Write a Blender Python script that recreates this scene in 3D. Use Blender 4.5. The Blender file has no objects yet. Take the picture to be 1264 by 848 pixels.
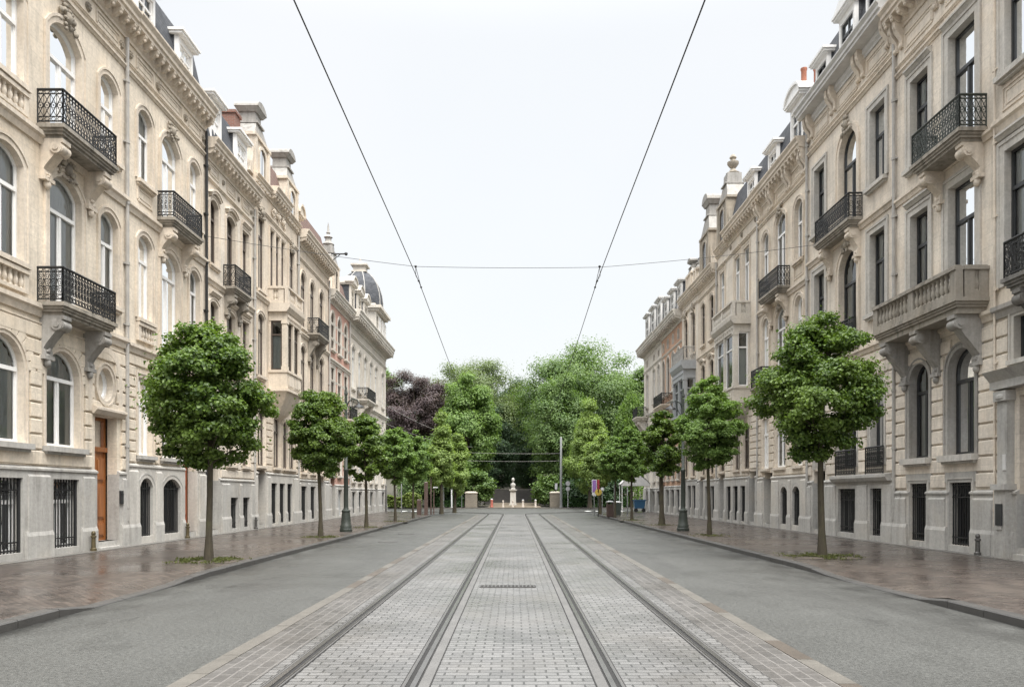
import bpy, math, random
import numpy as np
from mathutils import Vector, Matrix
from mathutils.geometry import tessellate_polygon

R = math.radians
scene = bpy.context.scene
COL = scene.collection
rnd = random.Random(7)

# ------------------------------------------------------------------ helpers
def link(o, parent=None):
    COL.objects.link(o)
    if parent is not None:
        o.parent = parent
    return o

def tag(o, label=None, cat=None, group=None, kind=None):
    if label: o['label'] = label
    if cat: o['category'] = cat
    if group: o['group'] = group
    if kind: o['kind'] = kind
    return o

def empty(name, loc=(0, 0, 0), label=None, cat=None, group=None):
    o = bpy.data.objects.new(name, None)
    o.location = loc
    o.empty_display_size = .3
    link(o)
    return tag(o, label, cat, group)

class MB:
    """collects faces; coordinates are (u,n,z) for houses or (x,y,z) elsewhere"""
    def __init__(s):
        s.v = []; s.f = []; s.mi = []; s.cur = 0
    def add(s, vs, fs):
        b = len(s.v)
        s.v.extend(vs)
        for f in fs:
            s.f.append(tuple(b + i for i in f)); s.mi.append(s.cur)
    def box(s, a0, a1, b0, b1, c0, c1):
        vs = [(x, y, z) for z in (c0, c1) for y in (b0, b1) for x in (a0, a1)]
        s.add(vs, [(0, 2, 3, 1), (4, 5, 7, 6), (0, 1, 5, 4), (2, 6, 7, 3), (0, 4, 6, 2), (1, 3, 7, 5)])
    def frustum(s, c, z0, z1, h0, h1):
        (x, y) = c
        vs = [(x + sx * h[0], y + sy * h[1], z) for z, h in ((z0, h0), (z1, h1)) for sx, sy in ((-1, -1), (1, -1), (1, 1), (-1, 1))]
        s.add(vs, [(3, 2, 1, 0), (4, 5, 6, 7), (0, 1, 5, 4), (1, 2, 6, 5), (2, 3, 7, 6), (3, 0, 4, 7)])
    def extrude(s, poly, axis, a, b):
        """poly in the two other axes in (u,n,z) order, extruded along axis from a to b"""
        n = len(poly)
        def mk(p, t):
            if axis == 'u': return (t, p[0], p[1])
            if axis == 'n': return (p[0], t, p[1])
            return (p[0], p[1], t)
        vs = [mk(p, a) for p in poly] + [mk(p, b) for p in poly]
        tri = tessellate_polygon([[Vector((p[0], p[1], 0)) for p in poly]])
        fs = [(t[0], t[1], t[2]) for t in tri] + [(t[2] + n, t[1] + n, t[0] + n) for t in tri]
        for i in range(n):
            j = (i + 1) % n
            fs.append((i, j, n + j, n + i))
        s.add(vs, fs)
    def tube(s, pts, r, k=6, closed=False, cap=True):
        pts = [Vector(p) for p in pts]
        n = len(pts)
        rr = r if isinstance(r, (list, tuple)) else [r] * n
        vs = []; fs = []
        up = None
        for i, p in enumerate(pts):
            if closed:
                d = pts[(i + 1) % n] - pts[i - 1]
            else:
                d = pts[min(i + 1, n - 1)] - pts[max(i - 1, 0)]
            d = d.normalized() if d.length > 1e-9 else Vector((0, 0, 1))
            if up is None:
                up = Vector((0, 0, 1)) if abs(d.z) < .9 else Vector((1, 0, 0))
            a = up - d * up.dot(d)
            if a.length < 1e-4:
                a = Vector((0, 1, 0)) - d * d.y
            a.normalize(); up = a
            b = d.cross(a)
            for q in range(k):
                t = 2 * math.pi * (q + .5) / k
                vs.append(tuple(p + (a * math.cos(t) + b * math.sin(t)) * rr[i]))
        m = n if closed else n - 1
        for i in range(m):
            for q in range(k):
                a0 = i * k + q; a1 = i * k + (q + 1) % k
                b0 = ((i + 1) % n) * k + q; b1 = ((i + 1) % n) * k + (q + 1) % k
                fs.append((a0, a1, b1, b0))
        if cap and not closed:
            fs.append(tuple(reversed(range(k)))); fs.append(tuple(range((n - 1) * k, n * k)))
        s.add(vs, fs)
    def lathe(s, prof, c, k=12, rot=0.0, sx=1, sy=1):
        vs = []; fs = []
        for (r, z) in prof:
            for q in range(k):
                t = 2 * math.pi * q / k + rot
                vs.append((c[0] + r * sx * math.cos(t), c[1] + r * sy * math.sin(t), c[2] + z))
        n = len(prof)
        for i in range(n - 1):
            for q in range(k):
                fs.append((i * k + q, i * k + (q + 1) % k, (i + 1) * k + (q + 1) % k, (i + 1) * k + q))
        fs.append(tuple(reversed(range(k)))); fs.append(tuple(range((n - 1) * k, n * k)))
        s.add(vs, fs)
    def ball(s, c, r, k=7, m=5):
        if not isinstance(r, (list, tuple)): r = (r, r, r)
        vs = []; fs = []
        for i in range(1, m):
            ph = math.pi * i / m
            for q in range(k):
                t = 2 * math.pi * q / k
                vs.append((c[0] + r[0] * math.sin(ph) * math.cos(t), c[1] + r[1] * math.sin(ph) * math.sin(t), c[2] + r[2] * math.cos(ph)))
        top = len(vs); vs.append((c[0], c[1], c[2] + r[2])); vs.append((c[0], c[1], c[2] - r[2]))
        for i in range(m - 2):
            for q in range(k):
                fs.append((i * k + q, i * k + (q + 1) % k, (i + 1) * k + (q + 1) % k, (i + 1) * k + q))
        for q in range(k):
            fs.append((top, (q + 1) % k, q)); fs.append((top + 1, (m - 2) * k + q, (m - 2) * k + (q + 1) % k))
        s.add(vs, fs)
    def disc(s, c, r, n0, n1, k=14):
        """cylinder along the n axis"""
        poly = [(c[0] + r * math.cos(2 * math.pi * i / k), c[1] + r * math.sin(2 * math.pi * i / k)) for i in range(k)]
        s.extrude(poly, 'n', n0, n1)
    def build(s, name, mats, parent=None, tf=None, smooth=None, loc=None):
        me = bpy.data.meshes.new(name)
        vs = [tf(*p) for p in s.v] if tf else s.v
        me.from_pydata(vs, [], s.f)
        if not isinstance(mats, (list, tuple)): mats = [mats]
        for m in mats: me.materials.append(m)
        if len(mats) > 1: me.polygons.foreach_set('material_index', s.mi)
        import bmesh
        bm = bmesh.new(); bm.from_mesh(me)
        bmesh.ops.recalc_face_normals(bm, faces=bm.faces)
        bm.to_mesh(me); bm.free()
        if smooth:
            me.polygons.foreach_set('use_smooth', [True] * len(me.polygons))
            try: me.set_sharp_from_angle(angle=R(smooth))
            except Exception: pass
        me.update()
        o = bpy.data.objects.new(name, me)
        if loc: o.location = loc
        return link(o, parent)

def offset(path, w):
    out = []
    n = len(path)
    for i in range(n):
        ns = []
        if i > 0:
            d = (path[i][0] - path[i - 1][0], path[i][1] - path[i - 1][1]); L = math.hypot(*d) or 1
            ns.append((-d[1] / L, d[0] / L))
        if i < n - 1:
            d = (path[i + 1][0] - path[i][0], path[i + 1][1] - path[i][1]); L = math.hypot(*d) or 1
            ns.append((-d[1] / L, d[0] / L))
        if len(ns) == 2:
            a = (ns[0][0] + ns[1][0], ns[0][1] + ns[1][1]); L = math.hypot(*a) or 1
            a = (a[0] / L, a[1] / L)
            c = max(.35, a[0] * ns[0][0] + a[1] * ns[0][1])
            out.append((path[i][0] + a[0] * w / c, path[i][1] + a[1] * w / c))
        else:
            out.append((path[i][0] + ns[0][0] * w, path[i][1] + ns[0][1] * w))
    return out

def band(mb, path, o0, o1, n0, n1):
    """moulding along an open path between two offsets, from n0 (back) to n1 (front)"""
    A = offset(path, o0); B = offset(path, o1); k = len(path)
    vs = [(p[0], n1, p[1]) for p in A] + [(p[0], n1, p[1]) for p in B] + [(p[0], n0, p[1]) for p in A] + [(p[0], n0, p[1]) for p in B]
    fs = []
    for i in range(k - 1):
        fs += [(i, i + 1, k + i + 1, k + i), (k + i, k + i + 1, 3 * k + i + 1, 3 * k + i), (2 * k + i, 2 * k + i + 1, i + 1, i)]
    fs += [(0, k, 3 * k, 2 * k), (k - 1, 2 * k - 1, 4 * k - 1, 3 * k - 1)]
    mb.add(vs, fs)

def opening(uc, w, z0, z1, kind='rect', rise=None, seg=12):
    h = w / 2
    if kind == 'rect':
        return [(uc - h, z0), (uc - h, z1), (uc + h, z1), (uc + h, z0)]
    if kind == 'oval':
        zc = (z0 + z1) / 2; b = (z1 - z0) / 2
        return [(uc + h * math.cos(math.pi * 1.5 - 2 * math.pi * i / 24), zc + b * math.sin(math.pi * 1.5 - 2 * math.pi * i / 24)) for i in range(24)]
    if kind == 'round': rise = h
    rise = rise or .25
    r = (h * h + rise * rise) / (2 * rise)
    zc = z1 - r
    a0 = math.asin(min(1, h / r))
    pts = [(uc - h, z0)]
    for i in range(seg + 1):
        a = -a0 + 2 * a0 * i / seg
        pts.append((uc + r * math.sin(a), zc + r * math.cos(a)))
    pts.append((uc + h, z0))
    return pts

def wall_sheet(mb, outer, holes, n_front, n_back):
    loops = [outer] + holes
    tri = tessellate_polygon([[Vector((p[0], p[1], 0)) for p in L] for L in loops])
    flat = [p for L in loops for p in L]
    mb.add([(p[0], n_front, p[1]) for p in flat], tri)
    for L in loops:
        k = len(L)
        vs = [(p[0], n_front, p[1]) for p in L] + [(p[0], n_back, p[1]) for p in L]
        mb.add(vs, [(i, (i + 1) % k, k + (i + 1) % k, k + i) for i in range(k)])

# ------------------------------------------------------------------ materials
class NT:
    def __init__(s, name):
        s.m = bpy.data.materials.new(name); s.m.use_nodes = True
        s.t = s.m.node_tree; s.t.nodes.clear()
        s.out = s.n('ShaderNodeOutputMaterial')
        s.b = s.n('ShaderNodeBsdfPrincipled')
        s.l(s.b.outputs[0], s.out.inputs['Surface'])
    def n(s, ty, **kw):
        nd = s.t.nodes.new(ty)
        for k, v in kw.items(): setattr(nd, k, v)
        return nd
    def l(s, a, b): s.t.links.new(a, b)
    def val(s, sock, v):
        if hasattr(v, 'is_linked') or hasattr(v, 'links'): s.l(v, sock)
        else: sock.default_value = v
    def pos(s): return s.n('ShaderNodeNewGeometry').outputs['Position']
    def mapping(s, vec, scale=(1, 1, 1), loc=(0, 0, 0), rot=(0, 0, 0)):
        m = s.n('ShaderNodeMapping')
        s.l(vec, m.inputs['Vector']); m.inputs['Scale'].default_value = scale; m.inputs['Location'].default_value = loc
        m.inputs['Rotation'].default_value = rot
        return m.outputs[0]
    def noise(s, vec, scale, detail=4, rough=.55):
        n = s.n('ShaderNodeTexNoise'); s.l(vec, n.inputs['Vector'])
        n.inputs['Scale'].default_value = scale; n.inputs['Detail'].default_value = detail; n.inputs['Roughness'].default_value = rough
        return n.outputs[0]
    def ramp(s, fac, a, b, lo=.35, hi=.65):
        r = s.n('ShaderNodeMapRange'); s.l(fac, r.inputs[0])
        for i, v in zip((1, 2, 3, 4), (lo, hi, a, b)): r.inputs[i].default_value = v
        return r.outputs[0]
    def mix(s, fac, a, b, mode='MIX'):
        m = s.n('ShaderNodeMix', data_type='RGBA', blend_type=mode)
        s.val(m.inputs[0], fac)
        for sock, v in ((m.inputs[6], a), (m.inputs[7], b)):
            if isinstance(v, tuple): sock.default_value = (*v[:3], 1)
            else: s.l(v, sock)
        return m.outputs[2]
    def math(s, op, a, b=0.0):
        m = s.n('ShaderNodeMath', operation=op); s.val(m.inputs[0], a); s.val(m.inputs[1], b)
        return m.outputs[0]
    def gray(s, f):
        c = s.n('ShaderNodeCombineColor')
        for i in range(3): s.l(f, c.inputs[i])
        return c.outputs[0]
    def facade_vec(s):
        sp = s.n('ShaderNodeSeparateXYZ'); s.l(s.pos(), sp.inputs[0])
        c = s.n('ShaderNodeCombineXYZ'); s.l(s.math('ADD', sp.outputs[1], s.math('MULTIPLY', sp.outputs[0], 1.0)), c.inputs[0]); s.l(sp.outputs[2], c.inputs[1])
        return c.outputs[0]
    def brick(s, vec, w, h, mortar, c1, c2, cm, offset=.5, bias=0.0, smooth=.1):
        b = s.n('ShaderNodeTexBrick'); s.l(vec, b.inputs['Vector'])
        b.offset = offset
        for k, v in (('Color1', c1), ('Color2', c2), ('Mortar', cm)): b.inputs[k].default_value = (*v, 1)
        b.inputs['Scale'].default_value = 1; b.inputs['Mortar Size'].default_value = mortar
        b.inputs['Brick Width'].default_value = w; b.inputs['Row Height'].default_value = h
        b.inputs['Bias'].default_value = bias; b.inputs['Mortar Smooth'].default_value = smooth
        return b
    def bump(s, height, strength=.3, dist=.02):
        b = s.n('ShaderNodeBump'); s.l(height, b.inputs['Height'])
        b.inputs['Strength'].default_value = strength; b.inputs['Distance'].default_value = dist
        s.l(b.outputs[0], s.b.inputs['Normal'])
    def color(s, c):
        if isinstance(c, tuple): s.b.inputs['Base Color'].default_value = (*c[:3], 1)
        else: s.l(c, s.b.inputs['Base Color'])
    def rough(s, r): s.val(s.b.inputs['Roughness'], r)

def sc(c, f): return tuple(min(1, x * f) for x in c)

def stone(name, c, joints=True, grime=.35, w=.82, h=.36, rough=.8, soot=(0.085, 0.078, 0.068), var=.05):
    t = NT(name); p = t.pos()
    if joints:
        b = t.brick(t.facade_vec(), w, h, .007, sc(c, 1 + var), sc(c, 1 - var), sc(c, .84))
        col = b.outputs['Color']
    else:
        col = t.mix(t.noise(p, 1.7), sc(c, .92), sc(c, 1.08))
    col = t.mix(1.0, col, t.gray(t.ramp(t.noise(p, .55, 6, .65), .84, 1.09, .3, .7)), 'MULTIPLY')
    col = t.mix(1.0, col, t.gray(t.ramp(t.noise(p, 11, 6, .75), .78, 1.10, .3, .7)), 'MULTIPLY')
    # run-off streaks and soot patches
    st = t.noise(t.mapping(p, (5.0, 5.0, .35)), 1.0, 5, .6)
    st2 = t.noise(t.mapping(p, (1, 1, .6), (7, 3, 1)), 1.1, 5, .65)
    f = t.math('MULTIPLY', t.ramp(st, 0, 1, .44, .70), t.ramp(st2, .25, 1, .40, .66))
    col = t.mix(t.math('MULTIPLY', f, grime), col, soot)
    warm = t.ramp(t.noise(p, .8, 3), 0, .35, .5, .75)
    col = t.mix(warm, col, (c[0] * .97, c[1] * .88, c[2] * .76))
    t.color(col); t.rough(rough)
    t.b.inputs['Specular IOR Level'].default_value = .25
    t.bump(t.noise(p, 38, 4, .7), .25, .012)
    return t.m

def plain(name, c, rough=.5, metal=0, var=.1, scale=6, bump=0, spec=.5):
    t = NT(name); p = t.pos()
    t.color(t.mix(t.ramp(t.noise(p, scale, 5, .6), 0, 1, .3, .7), sc(c, 1 - var), sc(c, 1 + var)))
    t.rough(rough); t.b.inputs['Metallic'].default_value = metal
    t.b.inputs['Specular IOR Level'].default_value = spec
    if bump: t.bump(t.noise(p, scale * 6, 4), bump, .01)
    return t.m

M = {}
M['cream'] = stone('cream_limestone', (.715, .630, .515), grime=.42)
M['cream_pale'] = stone('pale_limestone', (.715, .642, .545), grime=.44)
M['cream_warm'] = stone('warm_limestone', (.675, .585, .475), grime=.50)
M['cream_grey'] = stone('weathered_limestone', (.58, .53, .465), grime=.5)
M['white_stone'] = stone('white_limestone', (.63, .58, .51), grime=.30, w=.9, h=.42)
M['trim'] = stone('carved_limestone', (.68, .60, .50), joints=False, grime=.42)
M['trim_pale'] = stone('pale_carved_limestone', (.62, .58, .515), joints=False, grime=.35)
M['trim_sooty'] = stone('sooty_carved_stone', (.40, .355, .29), joints=False, grime=.95)
M['blue'] = stone('bluestone', (.45, .435, .405), joints=False, grime=.5)
M['blue_pale'] = stone('pale_bluestone', (.53, .505, .46), joints=False, grime=.4)
M['blue_joint'] = stone('jointed_bluestone', (.45, .435, .405), joints=True, grime=.45, w=1.3, h=.7, var=.04)
M['blue_dark'] = stone('weathered_bluestone', (.20, .19, .175), joints=False, grime=.9, soot=(.04, .04, .036))
M['footing'] = stone('footing_stone', (.17, .163, .15), joints=False, grime=.8)
M['blue_mid'] = stone('grey_bluestone', (.36, .345, .32), joints=False, grime=.75)
M['balc'] = stone('balcony_stone', (.33, .30, .255), joints=False, grime=1.0, soot=(.06, .058, .05))
def brickmat(name, c1, c2, cm):
    t = NT(name); p = t.pos()
    b = t.brick(t.facade_vec(), .22, .065, .008, c1, c2, cm, bias=-.1)
    col = t.mix(1.0, b.outputs['Color'], t.gray(t.ramp(t.noise(p, .9, 6, .65), .78, 1.12, .3, .7)), 'MULTIPLY')
    t.color(col); t.rough(.85); t.bump(b.outputs['Fac'], -.3, .01)
    return t.m
M['pink_brick'] = brickmat('pink_brick', (.50, .265, .20), (.44, .21, .155), (.46, .37, .31))
M['orange_brick'] = brickmat('orange_brick', (.47, .27, .17), (.40, .21, .125), (.42, .33, .25))
M['red_brick'] = brickmat('red_brick', (.24, .10, .068), (.17, .07, .05), (.24, .20, .17))
M['brown_brick'] = brickmat('brown_brick', (.26, .18, .13), (.20, .14, .10), (.25, .22, .19))
M['white'] = plain('white_paint', (.78, .77, .75), .4, var=.05)
M['white_old'] = plain('weathered_white_paint', (.56, .55, .53), .55, var=.13, scale=2.5)
M['dark'] = plain('charcoal_paint', (.028, .030, .032), .38, var=.2)
M['brown'] = plain('brown_paint', (.085, .065, .052), .45, var=.2)
M['iron'] = plain('wrought_iron', (.014, .0145, .015), .5, var=.3, scale=20)
M['iron_green'] = plain('green_iron', (.030, .037, .030), .5, var=.25, scale=14, bump=.1)
M['zinc'] = plain('zinc', (.36, .345, .32), .5, metal=.0, var=.15, scale=3)
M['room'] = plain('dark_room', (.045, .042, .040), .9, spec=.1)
M['shutter_grey'] = plain('grey_paint', (.33, .34, .345), .5)
M['terracotta'] = plain('terracotta', (.42, .17, .11), .8, var=.2, scale=9)
M['brass'] = plain('weathered_brass', (.12, .095, .05), .45, metal=.5, var=.25)
M['pot_white'] = plain('white_plastic', (.48, .485, .48), .4)
M['granite_post'] = plain('granite', (.40, .35, .30), .7, var=.2, scale=14)
M['rust_brown'] = plain('brown_steel', (.085, .055, .045), .55, var=.25, scale=8)
M['bin_green'] = plain('dark_green_plastic', (.045, .058, .05), .45, var=.2)
M['galv'] = plain('galvanised_steel', (.20, .205, .205), .45, metal=.4, var=.15)
M['sign_white'] = plain('white_enamel', (.48, .48, .49), .35)
M['sign_purple'] = plain('purple_enamel', (.20, .11, .30), .35)
M['sign_red'] = plain('red_enamel', (.30, .04, .05), .35)
M['sign_yellow'] = plain('yellow_enamel', (.50, .36, .07), .35)
M['sign_blue'] = plain('blue_enamel', (.03, .10, .19), .35)
M['red_paint'] = plain('red_paint', (.36, .11, .08), .45)
M['wall_stone'] = brickmat('rubble_stone', (.21, .18, .14), (.15, .13, .10), (.18, .16, .13))

def slate():
    t = NT('slate'); p = t.pos()
    b = t.brick(t.facade_vec(), .24, .16, .008, (.085, .088, .096), (.058, .062, .07), (.02, .02, .022))
    col = t.mix(1.0, b.outputs['Color'], t.gray(t.ramp(t.noise(p, 2.2, 5), .8, 1.25, .3, .7)), 'MULTIPLY')
    t.color(col); t.rough(.68); t.b.inputs['Specular IOR Level'].default_value = .25; t.bump(b.outputs['Fac'], -.35, .012)
    return t.m
M['slate'] = slate()
def tiles():
    t = NT('clay_tiles'); p = t.pos()
    b = t.brick(t.facade_vec(), .26, .26, .02, (.19, .115, .09), (.15, .09, .072), (.07, .05, .042), offset=0)
    t.color(b.outputs['Color']); t.rough(.8); t.bump(b.outputs['Fac'], -.5, .03)
    return t.m
M['tiles'] = tiles()
def wood():
    t = NT('varnished_oak'); p = t.pos()
    g = t.noise(t.mapping(p, (14, 14, .9)), 1.0, 6, .65)
    t.color(t.mix(t.ramp(g, 0, 1, .35, .65), (.22, .075, .022), (.40, .155, .05)))
    t.rough(.35)
    return t.m
M['wood'] = wood()
def wood_red():
    t = NT('red_brown_wood'); p = t.pos()
    g = t.noise(t.mapping(p, (14, 14, .9)), 1.0, 6, .65)
    t.color(t.mix(t.ramp(g, 0, 1, .35, .65), (.21, .055, .022), (.33, .10, .045)))
    t.rough(.4)
    return t.m
M['wood_red'] = wood_red()
def glass():
    t = NT('window_glass')
    tr = t.n('ShaderNodeBsdfTransparent'); tr.inputs[0].default_value = (.93, .96, .955, 1)
    gl = t.n('ShaderNodeBsdfGlossy'); gl.inputs['Roughness'].default_value = .015; gl.inputs[0].default_value = (.95, .97, .98, 1)
    fr = t.n('ShaderNodeFresnel'); fr.inputs[0].default_value = 1.72
    # slight waviness of old panes
    b = t.n('ShaderNodeBump'); t.l(t.noise(t.pos(), 1.6, 2), b.inputs['Height']); b.inputs['Strength'].default_value = .06; b.inputs['Distance'].default_value = .05
    t.l(b.outputs[0], gl.inputs['Normal'])
    mx = t.n('ShaderNodeMixShader'); t.l(fr.outputs[0], mx.inputs[0]); t.l(tr.outputs[0], mx.inputs[1]); t.l(gl.outputs[0], mx.inputs[2])
    t.l(mx.outputs[0], t.out.inputs['Surface'])
    return t.m
M['glass'] = glass()
def cloth(name, c):
    t = NT(name); t.color(c); t.rough(.9)
    tl = t.n('ShaderNodeBsdfTranslucent'); tl.inputs[0].default_value = (*c, 1)
    mx = t.n('ShaderNodeMixShader'); mx.inputs[0].default_value = .25
    t.l(t.b.outputs[0], mx.inputs[1]); t.l(tl.outputs[0], mx.inputs[2]); t.l(mx.outputs[0], t.out.inputs['Surface'])
    return t.m
M['curtain'] = cloth('white_curtain', (.86, .86, .85))
M['curtain_grey'] = cloth('grey_curtain', (.78, .79, .79))
def leafmat(name, dark, light, trans=.3, rough=.5, tint=None):
    t = NT(name)
    g = t.n('ShaderNodeNewGeometry')
    col = t.mix(g.outputs['Random Per Island'], dark, light)
    big = t.ramp(t.noise(g.outputs['Position'], .55, 2), 0, .55, .45, .7)
    col = t.mix(big, col, tint or sc(light, 1.15))
    t.color(col); t.rough(rough); t.b.inputs['Specular IOR Level'].default_value = .35
    tl = t.n('ShaderNodeBsdfTranslucent')
    t.l(t.mix(1.0, col, (1.5, 1.6, .7), 'MULTIPLY'), tl.inputs[0])
    mx = t.n('ShaderNodeMixShader'); mx.inputs[0].default_value = trans
    t.l(t.b.outputs[0], mx.inputs[1]); t.l(tl.outputs[0], mx.inputs[2]); t.l(mx.outputs[0], t.out.inputs['Surface'])
    return t.m
M['leaf'] = leafmat('maple_leaf', (.034, .072, .014), (.140, .212, .043), .32, rough=.38, tint=(.18, .255, .052))
M['leaf_lime'] = leafmat('lime_leaf', (.105, .165, .038), (.25, .335, .095), .34)
M['leaf_mid'] = leafmat('broad_leaf', (.062, .115, .036), (.15, .225, .07), .32, tint=(.17, .24, .072))
M['leaf_bright'] = leafmat('bright_leaf', (.07, .13, .03), (.175, .265, .068), .32)
M['leaf_olive'] = leafmat('olive_leaf', (.075, .112, .042), (.15, .195, .072), .3)
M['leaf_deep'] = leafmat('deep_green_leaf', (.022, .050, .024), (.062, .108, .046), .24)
M['leaf_copper'] = leafmat('copper_beech_leaf', (.055, .040, .045), (.105, .072, .072), .18, tint=(.11, .085, .07))
M['leaf_bush'] = leafmat('bush_leaf', (.055, .10, .028), (.13, .20, .056), .3)
M['leaf_hedge'] = leafmat('hedge_leaf', (.08, .115, .028), (.17, .215, .055), .3)
M['leaf_ground'] = leafmat('ground_leaf', (.025, .06, .02), (.06, .12, .035), .25)
M['grass'] = leafmat('grass_blade', (.06, .072, .022), (.135, .15, .05), .25, tint=(.12, .11, .05))
def bark(name, c):
    t = NT(name); p = t.pos()
    g = t.noise(t.mapping(p, (9, 9, 2.0)), 2.0, 6, .7)
    col = t.mix(t.ramp(g, 0, 1, .3, .7), sc(c, .6), sc(c, 1.35))
    moss = t.ramp(t.noise(p, 1.6, 4), 0, .6, .5, .75)
    t.color(t.mix(moss, col, (.085, .085, .035))); t.rough(.9); t.bump(g, .6, .02)
    return t.m
M['bark'] = bark('tree_bark', (.050, .041, .026))
M['bark_dark'] = bark('dark_bark', (.06, .047, .036))

def asphalt():
    t = NT('wet_asphalt'); p = t.pos()
    big = t.noise(p, .28, 5, .6)
    fine = t.math('MULTIPLY', t.math('ADD', t.noise(p, 62, 3, .8), t.noise(p, 19, 3, .8)), .5)
    spk = t.n('ShaderNodeTexVoronoi'); t.l(p, spk.inputs['Vector']); spk.inputs['Scale'].default_value = 70
    col = t.mix(t.ramp(fine, 0, 1, .38, .62), (.028, .0285, .026), (.108, .108, .099))
    col = t.mix(1.0, col, t.gray(t.ramp(big, .80, 1.12, .3, .7)), 'MULTIPLY')
    # patches of older wear along the lane
    lane = t.noise(t.mapping(p, (1.1, .12, 1), (3, 0, 0)), 1.0, 4, .6)
    col = t.mix(t.ramp(lane, 0, .5, .5, .72), col, (.040, .039, .036))
    xs = t.n('ShaderNodeSeparateXYZ'); t.l(p, xs.inputs[0])
    ax = t.math('ABSOLUTE', xs.outputs[0])
    gut = t.math('MULTIPLY', t.ramp(ax, 0, 1, 5.5, 6.5), t.ramp(t.noise(t.mapping(p, (1, .45, 1)), 1.3, 5, .65), 0, 1, .40, .62))
    pat = t.math('MULTIPLY', t.ramp(t.noise(t.mapping(p, (.9, .35, 1), (5, 2, 0)), 1.1, 6, .7), 0, .55, .54, .68), t.ramp(ax, .35, 1, 3.6, 5.6))
    gut = t.math('MAXIMUM', gut, pat)
    col = t.mix(t.math('MULTIPLY', gut, .8), col, (.016, .0155, .0145))
    t.color(col)
    t.rough(t.math('ADD', t.ramp(big, .42, .58, .35, .65), t.ramp(fine, -.06, .08, .3, .7)))
    t.l(t.math('SUBTRACT', .42, t.math('MULTIPLY', gut, .30)), t.b.inputs['Specular IOR Level'])
    t.bump(t.math('ADD', spk.outputs['Distance'], t.math('MULTIPLY', fine, 1.2)), .55, .008)
    return t.m
M['asphalt'] = asphalt()
def xy_vec(t, sx=1, sy=1, jitter=0):
    p = t.pos()
    v = t.mapping(p, (sx, sy, 0))
    if jitter:
        nz = t.n('ShaderNodeTexNoise'); t.l(p, nz.inputs['Vector']); nz.inputs['Scale'].default_value = 1.3
        va = t.n('ShaderNodeVectorMath', operation='SCALE'); t.l(nz.outputs['Color'], va.inputs[0]); va.inputs['Scale'].default_value = jitter
        vb = t.n('ShaderNodeVectorMath', operation='ADD'); t.l(v, vb.inputs[0]); t.l(va.outputs[0], vb.inputs[1])
        v = vb.outputs[0]
    return v
def setts(name, w, h, c, wet, rot=0, joint=.36):
    t = NT(name); p = t.pos()
    v = xy_vec(t, jitter=.035)
    if rot: v = t.mapping(v, (1, 1, 1), (0, 0, 0), (0, 0, rot))
    b = t.brick(v, w, h, .011, sc(c, 1.18), sc(c, .80), sc(c, joint), smooth=.3)
    big = t.noise(p, .45, 5, .6)
    col = t.mix(1.0, b.outputs['Color'], t.gray(t.ramp(big, .80, 1.14, .3, .7)), 'MULTIPLY')
    col = t.mix(1.0, col, t.gray(t.ramp(t.noise(p, 30, 4, .7), .76, 1.16, .3, .7)), 'MULTIPLY')
    warm = t.ramp(t.noise(p, .6, 4), 0, .45, .48, .72)
    col = t.mix(warm, col, (c[0] * .95, c[1] * .89, c[2] * .83))
    t.color(col)
    t.rough(t.math('ADD', t.ramp(big, wet, wet + .16, .35, .65), t.ramp(t.noise(p, 12, 3), -.05, .08, .3, .7)))
    h1 = t.math('ADD', t.math('MULTIPLY', b.outputs['Fac'], -1.0), t.math('MULTIPLY', t.noise(p, 9, 4), .5))
    t.bump(h1, .45, .009)
    return t.m
M['setts'] = setts('granite_setts', .22, .118, (.150, .146, .141), .26)
M['setts_side'] = setts('edge_setts', .31, .135, (.092, .086, .080), .32, rot=R(90), joint=1.7)
def pavers():
    t = NT('wet_clay_pavers'); p = t.pos()
    v = t.mapping(xy_vec(t, jitter=.03), (1, 1, 1), (0, 0, 0), (0, 0, R(45)))
    b = t.brick(v, .22, .11, .006, (.108, .086, .073), (.044, .037, .033), (.024, .021, .019), smooth=.2, bias=-.1)
    big = t.noise(p, .5, 5, .62)
    col = t.mix(1.0, b.outputs['Color'], t.gray(t.ramp(t.noise(p, 1.4, 5), .78, 1.16, .3, .7)), 'MULTIPLY')
    pale = t.ramp(t.noise(p, .35, 4), 0, .5, .5, .72)
    col = t.mix(pale, col, (.105, .090, .076))
    wet = t.ramp(big, 0, 1, .36, .70)
    col = t.mix(t.math('MULTIPLY', wet, .38), col, (.030, .024, .020))
    t.color(col)
    t.rough(t.math('SUBTRACT', .38, t.math('MULTIPLY', wet, .24)))
    t.bump(t.math('ADD', t.math('MULTIPLY', b.outputs['Fac'], -1.0), t.math('MULTIPLY', t.noise(p, 16, 3), .5)), .45, .006)
    return t.m
M['pavers'] = pavers()
def kerbm(name, c, rough=.45):
    t = NT(name); p = t.pos()
    col = t.mix(t.ramp(t.noise(p, 2.0, 6, .65), 0, 1, .3, .7), sc(c, .78), sc(c, 1.15))
    col = t.mix(1.0, col, t.gray(t.ramp(t.noise(p, 45, 4, .7), .82, 1.12, .3, .7)), 'MULTIPLY')
    t.color(col); t.rough(rough); t.bump(t.noise(p, 40, 4), .3, .01)
    return t.m
M['kerb'] = kerbm('kerb_bluestone', (.065, .062, .058))
M['edge'] = kerbm('edge_granite', (.125, .115, .10))
M['edge_brown'] = kerbm('edge_sandstone', (.085, .070, .056))
M['slab'] = kerbm('rail_concrete', (.125, .12, .114))
M['rail_filler'] = kerbm('rail_filler', (.095, .091, .086), .5)
M['steel'] = plain('rail_steel', (.13, .125, .12), .26, metal=.5, var=.15, scale=3)
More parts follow.
